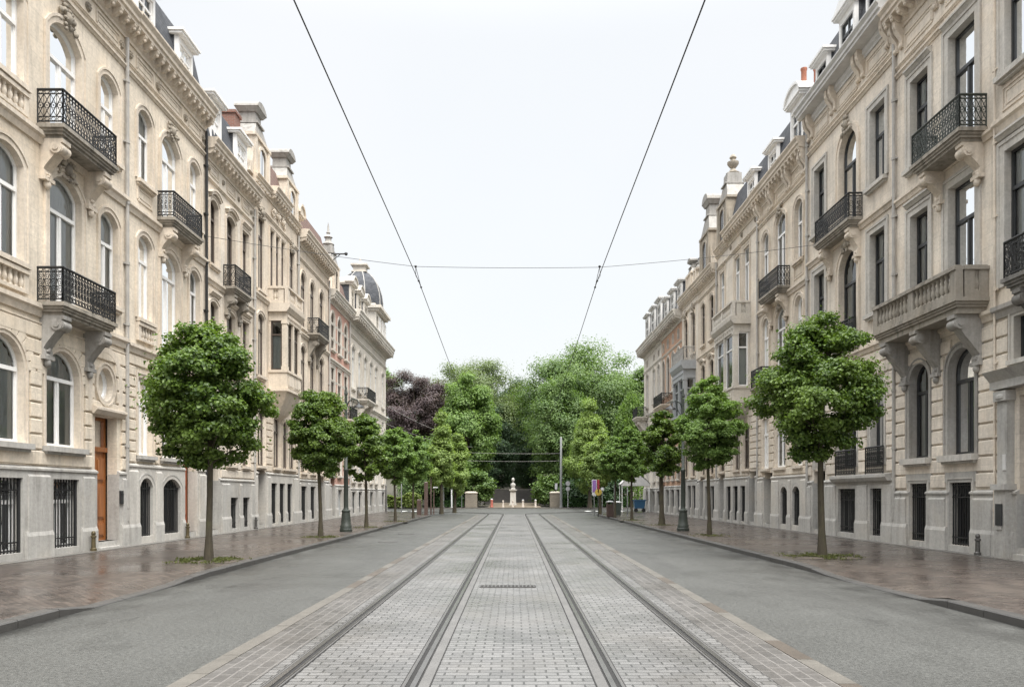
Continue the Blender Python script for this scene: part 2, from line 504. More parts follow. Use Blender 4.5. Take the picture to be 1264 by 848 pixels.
M['groove'] = plain('rail_groove', (.012, .011, .010), .7, var=.3)
M['earth'] = plain('earth', (.075, .060, .045), .9, var=.3, scale=1.2, bump=.3)
M['sand'] = plain('sandy_path', (.13, .103, .072), .9, var=.2, scale=1.2)
M['dark_floor'] = plain('woodland_floor', (.055, .05, .035), .95, var=.3, scale=.6)
M['steps'] = plain('old_steps', (.062, .057, .052), .8, var=.25, scale=1.5)
M['cast'] = plain('cast_iron_cover', (.10, .095, .09), .45, metal=.5, var=.3, scale=18)
M['paint'] = plain('road_paint', (.62, .62, .60), .5, var=.15, scale=4)
# ------------------------------------------------------------------ houses
A_L, A_R = 12.2, 12.55
PAVE = .12

class House:
    def __init__(s, side, y0, y1, ztop, wall, label, trim='trim', depth=9.0):
        s.side = side; s.a = A_L if side < 0 else A_R
        s.y0, s.y1, s.zt = y0, y1, ztop
        s.wall, s.trim = wall, trim
        s.uc = (y0 + y1) / 2
        s.depth = depth
        s.root = empty('house', (side * s.a, s.uc, PAVE), label, 'house',
                       'terraced houses along the left pavement' if side < 0 else 'terraced houses along the right pavement')
        s.holes = []      # (path, kind, extents fn)
        s.plinth_spec = None; s.rustic_spec = None
        s.rn = random.Random(int(y0 * 10) + (5 if side > 0 else 0))
    def tf(s, u, n, z):
        return (-s.side * n, u - s.uc, z - PAVE)
    def put(s, mb, name, m, parent=None, smooth=None):
        if not mb.v: return None
        return mb.build(name, M[m] if isinstance(m, str) else [M[q] for q in m], parent or s.root, s.tf, smooth)

    def hole(s, uc, w, z0, z1, kind, rise):
        p = opening(uc, w, z0, z1, kind, rise)
        s.holes.append(dict(p=p, uc=uc, w=w, z0=z0, z1=z1))
        return p
    # ---- window
    def win(s, *a_, **k_):
        uc = a_[0]
        if 'd' not in k_ and uc > 36: k_['d'] = .085
        return s.win_(*a_, **k_)
    def win_(s, uc, w, z0, z1, kind='rect', rise=None, d=.15, frame='white', fw=.075, trans=None, mull=True,
            sur=(.15, .05), sur_m=None, sill=(.12, .16, .12), sill_m=None, curt=None, orn=False, hood=None, grille=None, cut=True, vous=None, name='window', key=False):
        p = s.hole(uc, w, z0, z1, kind, rise) if cut else opening(uc, w, z0, z1, kind, rise)
        h = w / 2
        spring = p[1][1]
        fr = MB()
        q = p + [p[0]] if kind == 'oval' else p
        band(fr, q, -fw, .03, -d - .07, -d)
        if kind != 'oval':
            fr.box(uc - h + .01, uc + h - .01, -d - .068, -d + .012, z0, z0 + fw * 1.25)
            if trans: fr.box(uc - h + fw, uc + h - fw, -d - .066, -d + .03, trans - .05, trans + .05)
            if mull:
                zt = (trans - .05) if (trans and mull != 'full') else z1 - fw * .8
                fr.box(uc - .045, uc + .045, -d - .064, -d + .008, z0 + fw, zt)
                for sg in (-1, 1):  # inner sash stiles
                    fr.box(uc + sg * (h - fw - .02) - .02, uc + sg * (h - fw - .02) + .02, -d - .06, -d - .012, z0 + fw, zt)
                    fr.box(uc + sg * .07 - .02, uc + sg * .07 + .02, -d - .06, -d - .012, z0 + fw, zt)
        f = s.put(fr, name, frame)
        pn = MB(); pn.add([(x, -d - .04, z) for x, z in p], [tuple(range(len(p)))])
        s.put(pn, 'pane', 'glass', f)
        if curt is None: curt = s.rn.choice(['side', 'full', 'full', 'side', 'none', 'one'])
        if curt != 'none' and kind != 'oval':
            cb = MB()
            spans = [(uc - h + .02, uc + h - .02)] if curt == 'full' else [(uc - h + .02, uc - h * .35), (uc + h * .35, uc + h - .02)]
            if curt == 'one': spans = [(uc - h + .02, uc - h * .15)]
            for a, b in spans:
                k = max(6, int((b - a) / .045)); vs = []
                for i in range(k + 1):
                    u = a + (b - a) * i / k
                    n = -d - .095 + .02 * math.sin(i * 1.9) + .012 * math.sin(i * .7)
                    zz = z1 - .02
                    if kind != 'rect': zz = min(z1, spring + (z1 - spring) * (1 - (abs(u - uc) / h) ** 2)) - .01
                    vs += [(u, n, z0 + .04), (u, n, zz)]
                cb.add(vs, [(2 * i, 2 * i + 2, 2 * i + 3, 2 * i + 1) for i in range(k)])
            s.put(cb, 'curtain', 'curtain' if s.rn.random() < .7 else 'curtain_grey', f, smooth=60)
        if sur:
            sb = MB()
            w1, n1 = sur[0], sur[1]
            pp = p
            n1 = n1 * .6
            band(sb, q if kind == 'oval' else pp, -.006, w1, -d + .004 if d > 0 else 0, n1)
            band(sb, q if kind == 'oval' else pp, w1 * .72, w1 * 1.08, 0.001, n1 + .028)
            if key:
                zt = z1
                sb.extrude([(uc - .11, zt - .02), (uc - .16, zt + w1 + .16), (uc + .16, zt + w1 + .16), (uc + .11, zt - .02)], 'n', 0, n1 + .09)
            s.put(sb, 'surround', sur_m or s.trim, f)
        if vous:
            vb = MB(); arc = [pt for pt in p[1:-1]]
            kk = len(arc) - 1
            A = offset(p, vous[0]); B = offset(p, vous[1])
            for i in range(1, kk + 1):
                a0, a1, b0, b1 = A[i], A[i + 1], B[i], B[i + 1]
                g = .06
                L = lambda x, y, t: (x[0] + (y[0] - x[0]) * t, x[1] + (y[1] - x[1]) * t)
                vb.extrude([L(a0, a1, g), L(b0, b1, g), L(b0, b1, 1 - g), L(a0, a1, 1 - g)], 'n', 0, vous[2])
            s.put(vb, 'voussoirs', s.wall, f)
        if sill:
            e, pj, hh = sill
            b = MB(); b.box(uc - h - e, uc + h + e, -d + .005, pj, z0 - hh, z0 - .002)
            b.box(uc - h - e * .7, uc + h + e * .7, -.01, pj * .6, z0 - hh - .07, z0 - hh)
            s.put(b, 'sill', sill_m or s.trim, f)
        if hood:
            b = MB(); zz = z1 + hood[1]; e = hood[0]
            if hood[2] == 'flat':
                b.extrude([(0, zz), (.06, zz), (.12, zz + .08), (.16, zz + .10), (.16, zz + .16), (0, zz + .2)], 'u', uc - h - e, uc + h + e)
            else:
                pp = opening(uc, w + 2 * e, z1 - .3, zz, 'seg', hood[3])[1:-1]
                band(b, pp, 0, .14, 0, .13); band(b, pp, .10, .17, .001, .17)
            s.put(b, 'hood', s.trim, f)
        if orn: s.ornament(uc, z1 + .24, .42, .33, f)
        if grille: s.grille(uc, w, z0, z1, grille, f, kind, rise)
        return f
    def ornament(s, uc, z, a, b, parent, cnt=26, m='trim_sooty'):
        o = MB(); rn = s.rn
        o.ball((uc, .08, z), (.13, .12, .17), 9, 7)
        for i in range(cnt):
            t = rn.uniform(0, 2 * math.pi); q = math.sqrt(rn.random())
            sz = rn.uniform(.03, .075)
            du = abs(q * math.cos(t))
            o.ball((uc + a * q * math.cos(t), .06 + .05 * rn.random(), z + b * q * math.sin(t) - a * .45 * du * du * 1.2), (sz * 1.2, sz, sz * rn.uniform(.7, 1.5)), 6, 5)
        s.put(o, 'carving', m, parent, smooth=50)
    def grille(s, uc, w, z0, z1, style, parent, kind='rect', rise=None):
        g = MB(); h = w / 2; n = -.05
        p = opening(uc, w, z0, z1, kind, rise)
        nb = max(5, int(w / .125))
        for i in range(nb + 1):
            u = uc - h + .03 + (w - .06) * i / nb
            top = z1 - .02
            if kind != 'rect':
                sp = p[1][1]; top = sp + (z1 - sp) * (1 - (abs(u - uc) / h) ** 2) - .02
            g.box(u - .013, u + .013, n - .013, n + .013, z0, top if style != 'spear' else top - .06)
            if style == 'spear':
                g.ball((u, n, top - .04), (.022, .022, .06), 5, 4)
                g.ball((u, n, z1 - .42), .026, 5, 4); g.ball((u, n, z0 + .2), .026, 5, 4)
        hz = [z0 + .06, z0 + .26, z1 - .30] if kind == 'rect' else [z0 + .06, p[1][1] - .05]
        if style == 'scroll': hz = [z0 + .05, z0 + .22, z1 - .42, z1 - .08]
        for z in hz:
            g.box(uc - h, uc + h, n - .012, n + .02, z - .018, z + .018)
        if style in ('scroll', 'spear') and kind == 'rect':
            k = max(3, int(w / .22))
            for i in range(k):
                u = uc - h + w * (i + .5) / k
                g.tube([(u + .09 * math.cos(t * .628), n + .015, z1 - .25 + .12 * math.sin(t * .628)) for t in range(10)], .012, 4, closed=True)
        if style == 'spear':
            for u in (uc - h + .01, uc + h - .01):
                g.tube([(u, n + .03, z0 - .02), (u, n + .03, z1 - .02)], .03, 7)
                g.ball((u, n + .03, z1 - .02), .05, 7, 5)
        s.put(g, 'grille', 'iron', parent)
    # ---- door
    def door(s, uc, w, z0, z1, leaf_top, m='wood', d=.35, kind='rect', rise=None, sur=None, steps=1):
        p = s.hole(uc, w, z0, z1, kind, rise); h = w / 2
        b = MB()
        b.box(uc - h, uc + h, -d - .07, -d, z0, leaf_top)
        for sg in (-1, 1):
            c = uc + sg * h / 2; q = h / 2 - .1
            H = leaf_top - z0
            for a0, a1 in ((.05, .20), (.25, .62), (.67, .93)):
                for (e, pj) in ((0, .025), (.05, .045)):
                    b.box(c - q + e, c + q - e, -d, -d + pj, z0 + H * a0 + e, z0 + H * a1 - e)
        b.box(uc - .03, uc + .03, -d, -d + .05, z0, leaf_top)
        b.box(uc - h, uc + h, -d - .05, -d + .09, leaf_top, leaf_top + .14)
        o = s.put(b, 'door', m)
        f = MB(); band(f, p, -.09, .02, -d - .08, -d + .02)
        s.put(f, 'door_frame', m, o)
        g = MB(); pp = [pt for pt in p if pt[1] > leaf_top + .14]
        pp = [(uc - h, leaf_top + .14)] + pp + [(uc + h, leaf_top + .14)]
        g.add([(x, -d - .03, z) for x, z in pp], [tuple(range(len(pp)))])
        s.put(g, 'pane', 'glass', o)
        k = MB(); k.ball((uc - .12, -d + .11, z0 + 1.05), .05, 8, 6); k.tube([(uc - .12, -d, z0 + 1.05), (uc - .12, -d + .1, z0 + 1.05)], .018, 6)
        s.put(k, 'handle', 'brass', o, smooth=50)
        st = MB()
        for i in range(steps):
            st.box(uc - h + .004, uc + h - .004, -d - .05, .02 + .16 * i, PAVE - .02, z0 - .16 * i)
        s.put(st, 'step', 'blue')
        return o
    # ---- plinth and rustication
    def plinth(s, z1, m='blue', n=.07, base=.75, base_n=.145, gaps=()):
        s.plinth_spec = (z1, m, n, base, base_n, gaps)
    def rustic(s, z0, z1, course=.34, n=.055, gap=.05):
        s.rustic_spec = (z0, z1, course, n, gap)
    def block_ext(s, z0, z1, margin):
        out = []
        for h in s.holes:
            xs = []
            P = h['p']; k = len(P)
            for zz in (z0, (z0 + z1) / 2, z1):
                for i in range(k):
                    a, b = P[i], P[(i + 1) % k]
                    if (a[1] - zz) * (b[1] - zz) <= 0 and abs(a[1] - b[1]) > 1e-6:
                        t = (zz - a[1]) / (b[1] - a[1]); xs.append(a[0] + t * (b[0] - a[0]))
            if h['z0'] < z1 and h['z1'] > z0 and not xs:
                xs = [h['uc'] - h['w'] / 2, h['uc'] + h['w'] / 2]
            if xs: out.append((min(xs) - margin, max(xs) + margin))
        return sorted(out)
    def free(s, blocks, a, b):
        res = []; cur = a
        for x0, x1 in blocks:
            if x0 > cur: res.append((cur, min(x0, b)))
            cur = max(cur, x1)
        if cur < b: res.append((cur, b))
        return [(x, y) for x, y in res if y - x > .05]
    # ---- horizontal mouldings
    def string(s, z, h=.16, pj=.10, m=None, u0=None, u1=None, name='string_course'):
        b = MB()
        b.extrude([(0, z - h), (pj * .35, z - h), (pj * .6, z - h * .55), (pj, z - h * .4), (pj, z - h * .08), (0, z)], 'u',
                  u0 if u0 is not None else s.y0 + .004, u1 if u1 is not None else s.y1 - .004)
        return s.put(b, name, m or s.trim)
    def panel(s, uc, w, z0, z1, d=.03, m=None):
        b = MB(); p = [(uc - w / 2, z0), (uc - w / 2, z1), (uc + w / 2, z1), (uc + w / 2, z0), (uc - w / 2, z0)]
        band(b, p, 0, .05, 0, d); band(b, p, -.10, -.07, 0, d * .6)
        return s.put(b, 'panel_moulding', m or s.trim)
    def rosettes(s, us, z, r=.13):
        for u in us:
            b = MB()
            b.disc((u, z), r, 0, .035, 12)
            for i in range(6):
                t = i * math.pi / 3
                b.ball((u + r * .55 * math.cos(t), .05, z + r * .55 * math.sin(t)), r * .32, 6, 4)
            b.ball((u, .06, z), r * .3, 6, 5)
            s.put(b, 'rosette', 'trim_sooty', smooth=50)
    def minibal(s, uc, w, z0, z1, m=None):
        """blind balustrade panel under a window"""
        b = MB()
        b.box(uc - w / 2 - .12, uc + w / 2 + .12, 0, .13, z1 - .1, z1); b.box(uc - w / 2 - .12, uc + w / 2 + .12, 0, .10, z0, z0 + .09)
        for e in (-1, 1): b.box(uc + e * (w / 2 + .03) - .09, uc + e * (w / 2 + .03) + .09, 0, .095, z0 + .09, z1 - .1)
        k = max(4, int(w / .19)); H = z1 - z0 - .19
        for i in range(k):
            u = uc - w / 2 + w * (i + .5) / k
            b.lathe([(.05, 0), (.05, .06 * H), (.032, .12 * H), (.07, .35 * H), (.06, .5 * H), (.03, .8 * H), (.05, .9 * H), (.05, H)], (u, .03, z0 + .09), 8)
        return s.put(b, 'balustrade_panel', m or s.trim, smooth=40)
    # ---- cornice
    def cornice(s, z0, pj=.5, h=.85, m=None, br=.42, br_m=None, dent=True, big=None, u0=None, u1=None):
        u0 = s.y0 + .006 if u0 is None else u0; u1 = s.y1 - .006 if u1 is None else u1
        b = MB()
        zs = z0 + h * .45
        b.extrude([(-.3, z0 - .001), (.05, z0 - .001), (.05, z0 + h * .12), (.12, z0 + h * .2), (.12, z0 + h * .42), (pj - .1, z0 + h * .5), (pj - .1, z0 + h * .62),
                   (pj - .04, z0 + h * .66), (pj - .04, z0 + h * .8), (pj + .05, z0 + h * .93), (pj + .05, z0 + h), (-.3, z0 + h + .04)], 'u', u0, u1)
        o = s.put(b, 'cornice', m or s.trim)
        if br:
            n = int((u1 - u0) / br)
            for i in range(n + 1):
                k = MB(); u = u0 + .12 + (u1 - u0 - .24) * i / n
                k.extrude([(.118, z0 + h * .18), (.2, z0 + h * .2), (pj - .16, z0 + h * .34), (pj - .11, z0 + h * .42), (pj - .11, z0 + h * .5), (.118, z0 + h * .5)], 'u', u - .075, u + .075)
                k.ball((u, pj - .17, z0 + h * .31), (.06, .06, .06), 6, 5)
                s.put(k, 'bracket', br_m or m or s.trim, o)
        if big:
            for u in big:
                for e in (-.17, .17):
                    k = MB()
                    k.extrude([(0, z0 - .62), (.06, z0 - .62), (.09, z0 - .3), (.24, z0 - .1), (.30, z0 + .1), (.30, z0 + h * .44), (0, z0 + h * .44)], 'u', u + e - .10, u + e + .10)
                    k.ball((u + e, .22, z0 + .06), (.11, .11, .11), 7, 5); k.ball((u + e, .08, z0 - .56), (.09, .07, .09), 7, 5)
                    s.put(k, 'scroll_bracket', 'trim', o, smooth=45)
        return o
    def roof(s, z0, hgt=2.3, back=.5, m='slate', u0=None, u1=None):
        u0 = s.y0 + .02 if u0 is None else u0; u1 = s.y1 - .02 if u1 is None else u1
        b = MB()
        b.extrude([(.02, z0), (-back, z0 + hgt), (-s.depth * .55, z0 + hgt + .8), (-s.depth, z0 + .2), (-s.depth, z0 - .3), (.1, z0 - .3)], 'u', u0, u1)
        return s.put(b, 'roof', m)
    def dormer(s, uc, w, z0, h, style='ped', n=-.05, m='white', frame=None, lucarne=.9):
        """white timber dormer standing just behind the cornice"""
        b = MB(); hw = w / 2; deep = 1.6
        zt = z0 + h
        # cheeks + back body
        b.box(uc - hw, uc + hw, n - .16, n, z0 + h * .86, zt)                # head
        for e in (-1, 1): b.box(uc + e * (hw - .07) - .07, uc + e * (hw - .07) + .07, n - .16, n, z0, z0 + h * .86)
        b.box(uc - hw, uc + hw, n - .16, n + .03, z0, z0 + .18)
        b.box(uc - hw - .12, uc + hw + .12, n - deep, n + .18, zt, zt + .09)
        b.box(uc - hw - .17, uc + hw + .17, n - deep, n + .24, zt + .09, zt + .18)
        zz = zt + .18
        if style == 'ped':
            b.extrude([(uc - hw - .17, zz), (uc + hw + .17, zz), (uc, zz + .5)], 'n', n - deep, n + .2)
        elif style == 'arch':
            pts = [(uc + (hw + .17) * math.cos(math.pi * i / 12), zz + .5 * math.sin(math.pi * i / 12)) for i in range(13)]
            b.extrude(pts, 'n', n - deep, n + .18)
            band(b, list(reversed(pts)), -.02, .09, n - .4, n + .26)
        o = s.put(b, 'dormer', m)
        for e in (-1, 1):
            c = MB(); c.box(uc + e * hw - .05 * (1 if e > 0 else 0) , uc + e * hw + .05 * (1 if e < 0 else 0), n - deep, n - .16, z0 + .05, zt - .01)
            s.put(c, 'cheek', 'slate', o)
        f = MB(); p = opening(uc, w - .3, z0 + .2, z0 + h * .85, 'rect')
        band(f, p, -.06, .02, n - .14, n - .06); f.box(uc - .035, uc + .035, n - .14, n - .07, z0 + .2, z0 + h * .85)
        f.box(uc - hw + .2, uc + hw - .2, n - .14, n - .06, z0 + .2, z0 + .28)
        f.box(uc - hw + .2, uc + hw - .2, n - .13, n - .065, z0 + h * .58, z0 + h * .63)
        fo = s.put(f, 'window', frame or m, o)
        g = MB(); g.add([(x, n - .11, z) for x, z in p], [(0, 1, 2, 3)]); s.put(g, 'pane', 'glass', o)
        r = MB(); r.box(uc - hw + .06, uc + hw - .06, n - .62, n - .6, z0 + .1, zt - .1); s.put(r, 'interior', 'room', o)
    def chimney(s, u, n, z0, z1, wu=.7, wn=1.2, m='red_brick', pots=2, cap=True):
        b = MB(); b.box(u - wu / 2, u + wu / 2, n - wn / 2, n + wn / 2, z0, z1)
        b.box(u - wu / 2 - .06, u + wu / 2 + .06, n - wn / 2 - .06, n + wn / 2 + .06, z1, z1 + .13)
        o = s.put(b, 'chimney', m)
        for i in range(pots):
            p = MB(); nn = n + (i - (pots - 1) / 2) * .62
            p.lathe([(.17, 0), (.13, .1), (.13, .95), (.16, 1.0), (.16, 1.08), (.12, 1.08)], (u, nn, z1 + .13), 12)
            s.put(p, 'chimney_pot', 'terracotta', o, smooth=40)
    def pipe(s, u, z0, z1, m='zinc', n=.09, r=.055):
        b = MB(); b.tube([(u, n, z0), (u, n, z1)], r, 9)
        z = z0 + .4
        while z < z1:
            b.tube([(u, n, z), (u, n, z + .09)], r * 1.35, 9); b.box(u - .1, u + .1, 0, n, z + .02, z + .07); z += 1.9
        s.put(b, 'downpipe', m, smooth=40)
    # ---- balconies
    def console(s, u, z1, L, H, w, m, parent):
        b = MB()
        prof = [(0, z1), (L, z1), (L, z1 - .10)]
        for i in range(9):  # scroll curve
            t = i / 8
            n = L * (1 - t) ** 1.0 * (.92) + .10 * t
            zz = z1 - .10 - (H - .28) * (t ** .62) - .05 * math.sin(t * math.pi)
            prof.append((n - .10 * math.sin(t * math.pi), zz))
        prof += [(.13, z1 - H + .12), (.13, z1 - H), (0, z1 - H)]
        b.extrude(prof, 'u', u - w / 2, u + w / 2)
        for e in (-1, 1):
            cn, cz, r = L - .17, z1 - .24, .15
            poly = [(cn + r * math.cos(i * .4488), cz + r * math.sin(i * .4488)) for i in range(14)]
            b.extrude(poly, 'u', u + e * (w / 2 - .02), u + e * (w / 2 + .035))
            poly = [(cn + r * .5 * math.cos(i * .6283), cz + r * .5 * math.sin(i * .6283)) for i in range(10)]
            b.extrude(poly, 'u', u + e * (w / 2), u + e * (w / 2 + .06))
        # front roll
        poly = [(L - .12 + .13 * math.cos(i * .5236), z1 - .24 + .13 * math.sin(i * .5236)) for i in range(12)]
        b.extrude(poly, 'u', u - w / 2 - .01, u + w / 2 + .01)
        b.box(u - w / 2 - .04, u + w / 2 + .04, 0, .17, z1 - H - .10, z1 - H)
        b.ball((u, .09, z1 - H - .17), (.11, .09, .13), 8, 6)
        for i in range(8):
            b.ball((u + s.rn.uniform(-.1, .1), .1 + .05 * s.rn.random(), z1 - H + s.rn.uniform(-.1, .16)), s.rn.uniform(.03, .055), 6, 4)
        s.put(b, 'console', m, parent, smooth=38)
    def balcony(s, u0, u1, z, n, rail='iron', cons=(), slab_m='balc', cons_m=None, L=.62, H=1.0, cw=.3, rh=.88, pat='scroll', th=.32, iron='iron', base=None):
        b = MB()
        b.box(u0, u1, 0, n, z - .10, z)
        b.box(u0 + .05, u1 - .05, 0, n - .05, z - .17, z - .10)
        b.box(u0 + .09, u1 - .09, 0, n - .09, z - .24, z - .17)
        b.box(u0 + .15, u1 - .15, 0, n - .15, z - th, z - .24)
        o = s.put(b, 'balcony', slab_m)
        for c in cons: s.console(c, z - th, L, H, cw, cons_m or slab_m, o)
        if rail == 'iron': s.railing(u0 + .06, u1 - .06, z, n - .06, rh, pat, o, iron)
        else: s.balustrade(u0, u1, z, n, rh, o, slab_m)
        return o
    def railing(s, u0, u1, z, n, h, pat, parent, iron='iron', flat=False):
        b = MB(); rn = s.rn
        segs = [((u0, 0), (u0, n)), ((u0, n), (u1, n)), ((u1, n), (u1, 0))]
        if flat: segs = [((u0, n), (u1, n))]
        r = .0085
        for (A, B) in segs:
            L = math.hypot(B[0] - A[0], B[1] - A[1])
            P = lambda t, zz: (A[0] + (B[0] - A[0]) * t / L, A[1] + (B[1] - A[1]) * t / L, z + zz)
            b.tube([P(0, h), P(L, h)], .034, 6); b.tube([P(0, h - .11), P(L, h - .11)], .016, 4)
            b.tube([P(0, .07), P(L, .07)], .018, 4); b.tube([P(0, .19), P(L, .19)], .013, 4)
            for t in (0, L): b.tube([P(t, 0), P(t, h)], .024, 6)
            k = max(3, int(L / .135))
            zl, zh = .19, h - .11; H = zh - zl
            for i in range(k + 1):
                t = L * i / k
                b.tube([P(t, .07), P(t, h)], r, 4)
            for i in range(k):
                c = L * (i + .5) / k; hw = L / k / 2
                ring = lambda cz, rr, rz: b.tube([P(c + rr * math.cos(q * .7854), cz + rz * math.sin(q * .7854)) for q in range(8)], .009, 4, closed=True)
                ring(.13, hw * .7, .045); ring(h - .055, hw * .7, .042)
                if pat == 'scroll':
                    sg = 1 if i % 2 else -1
                    pts = []
                    for q in range(15):
                        a = q / 14
                        pts.append(P(c + sg * hw * .85 * math.sin(a * 2 * math.pi), zl + H * a))
                    b.tube(pts, .011, 4)
                    ring(zl + H * .25, hw * .5, .07); ring(zl + H * .75, hw * .5, .07)
                    b.ball(P(c, zl + H * .5), .024, 5, 4)
                elif pat == 'lattice':
                    b.tube([P(c - hw, zl), P(c + hw, zl + H * .5), P(c - hw, zh)], .010, 4)
                    b.tube([P(c + hw, zl), P(c - hw, zl + H * .5), P(c + hw, zh)], .010, 4)
                    ring(zl + H * .5, hw * .7, .08); b.ball(P(c, zl + H * .5), .02, 5, 4)
                elif pat == 'rich':
                    for cz, sg in ((.2, 1), (.5, -1), (.8, 1)):
                        pts = []
                        for q in range(12):
                            a = q / 11 * 3.6 * math.pi
                            rr = (1 - q / 14) * hw * .95
                            pts.append(P(c + sg * rr * math.cos(a), zl + H * cz + rr * 1.5 * math.sin(a)))
                        b.tube(pts, .0095, 4)
                    b.ball(P(c + hw, zl + H * .35), .03, 5, 4); b.ball(P(c + hw, zl + H * .66), .03, 5, 4)
        return s.put(b, 'railing', iron, parent)
    def balustrade(s, u0, u1, z, n, h, parent, m, posts=3):
        b = MB()
        t = .2
        runs = [('u', u0 + .02, u1 - .02, n - t - .03), ('n', 0.002, n - t - .075, u0 + .02), ('n', 0.002, n - t - .075, u1 - t - .02)]
        for ax, a0, a1, c in runs:
            bx = (lambda p, q, e, z0, z1: b.box(p, q, c - e, c + t + e, z0, z1)) if ax == 'u' else (lambda p, q, e, z0, z1: b.box(c - e, c + t + e, p, q, z0, z1))
            bx(a0, a1, 0, z, z + .17); bx(a0 - .002, a1 + .002, .035, z + h - .13, z + h - .04); bx(a0 + .03, a1 - .03, -.02, z + h - .041, z + h)
            np_ = posts if ax == 'u' else 2
            pw = .26
            ps = [a0 + pw / 2 + (a1 - a0 - pw) * i / (np_ - 1) for i in range(np_)]
            for p in ps: bx(p - pw / 2, p + pw / 2, -.006, z + .17, z + h - .13)
            for p, q in zip(ps[:-1], ps[1:]):
                L = q - p - pw; k = max(2, int(L / .2)); H = h - .30
                for i in range(k):
                    x = p + pw / 2 + L * (i + .5) / k
                    cc = (x, c + t / 2, z + .17) if ax == 'u' else (c + t / 2, x, z + .17)
                    b.lathe([(.07, 0), (.07, .05 * H), (.045, .1 * H), (.082, .32 * H), (.07, .48 * H), (.038, .78 * H), (.06, .86 * H), (.07, .94 * H), (.07, H)], cc, 9)
        return s.put(b, 'balustrade', m, parent, smooth=40)
    # ---- oriel
    def oriel(s, u0, u1, n, z0, zw0, zw1, z1, m=None, frame='brown', bal=True, corbel=1.0, curt=True, cham=0):
        """projecting bay: corbel below z0, parapet panels z0..zw0, windows zw0..zw1, entablature to z1"""
        m = m or s.trim; b = MB(); pw = .24
        hu = (u1 - u0) / 2; uc = (u0 + u1) / 2
        for i in range(6):
            t0, t1 = i / 6, (i + 1) / 6
            e0 = .35 + .65 * t0 ** .6; e1 = .35 + .65 * t1 ** .6
            za, zb = z0 - corbel + corbel * t0, z0 - corbel + corbel * t1
            vs = []
            for e, z in ((e0, za), (e1, zb)):
                vs += [(uc - hu * e, 0, z), (uc + hu * e, 0, z), (uc + hu * e, n * (e - .3) / .7, z), (uc - hu * e, n * (e - .3) / .7, z)]
            b.add(vs, [(0, 1, 2, 3), (7, 6, 5, 4), (0, 4, 5, 1), (1, 5, 6, 2), (2, 6, 7, 3), (3, 7, 4, 0)])
        b.box(u0 - .08, u1 + .08, 0, n + .08, z0, z0 + .14)
        b.box(u0, u1, 0, n, z0 + .14, zw0 - .12)
        for uu0, uu1 in ((u0 + .28, uc - .14), (uc + .14, u1 - .28)):
            b.box(uu0, uu1, n, n + .03, z0 + .3, zw0 - .28)
        b.box(u0 + .2, u1 - .2, n, n + .025, z0 + .22, z0 + .26)
        b.box(u0 - .05, u1 + .05, 0, n + .06, zw0 - .12, zw0)
        for uu in (u0, u1 - pw): b.box(uu, uu + pw, n - pw, n, zw0, zw1)
        for uu in (u0 + .03, u1 - pw + .03): b.box(uu, uu + pw - .06, 0, .1, zw0, zw1)
        b.box(uc - .1, uc + .1, n - pw, n - .02, zw0, zw1)
        for uu in (u0, u1 - pw):
            b.box(uu - .03, uu + pw + .03, n - pw - .03, n + .03, zw0, zw0 + .18); b.box(uu - .03, uu + pw + .03, n - pw - .03, n + .03, zw1 - .16, zw1 - .02)
        b.box(u0, u1, 0, n, zw1, zw1 + (z1 - zw1) * .5)
        for i in range(9):
            b.ball((u0 + .2 + (u1 - u0 - .4) * i / 8, n + .02, zw1 + (z1 - zw1) * .27), (.1, .06, .1), 6, 4)
        b.extrude([(0, zw1 + (z1 - zw1) * .5), (n + .04, zw1 + (z1 - zw1) * .5), (n + .18, zw1 + (z1 - zw1) * .75), (n + .2, z1), (0, z1)], 'u', u0 - .16, u1 + .16)
        o = s.put(b, 'oriel', m)
        fr = MB(); gl = MB(); cu = MB()
        zt = zw0 + (zw1 - zw0) * .70
        for a, c in ((u0 + pw, uc - .1), (uc + .1, u1 - pw)):
            for x in (a, c - .07): fr.box(x, x + .07, n - .2, n - .12, zw0, zw1)
            for z in (zw0, zt, zw1 - .08): fr.box(a + .07, c - .07, n - .2, n - .115, z, z + .08)
            gl.box(a + .02, c - .02, n - .17, n - .16, zw0 + .02, zw1 - .02)
            if curt: cu.box(a + .04, a + (c - a) * .45, n - .33, n - .32, zw0 + .05, zw1)
        for uu, sg in ((u0, 1), (u1, -1)):
            x0, x1 = (uu + .06, uu + .14) if sg > 0 else (uu - .14, uu - .06)
            for q in (.1, n - pw - .07): fr.box(x0, x1, q, q + .07, zw0, zw1)
            for z in (zw0, zt, zw1 - .08): fr.box(x0, x1, .17, n - pw - .07, z, z + .08)
            gl.box((x0 + x1) / 2 - .005, (x0 + x1) / 2 + .005, .1, n - pw, zw0 + .02, zw1 - .02)
            if curt: cu.box(x0 + .25 * sg, x0 + .25 * sg + .01, .1, n - pw - .1, zw0 + .05, zt)
        f = s.put(fr, 'window', frame, o); s.put(gl, 'pane', 'glass', f)
        if curt: s.put(cu, 'curtain', 'curtain_grey', f)
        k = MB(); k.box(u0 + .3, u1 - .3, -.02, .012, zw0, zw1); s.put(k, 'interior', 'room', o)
        if bal: s.balustrade(u0 - .1, u1 + .1, z1, n + .14, .85, o, m, posts=3)
        return o
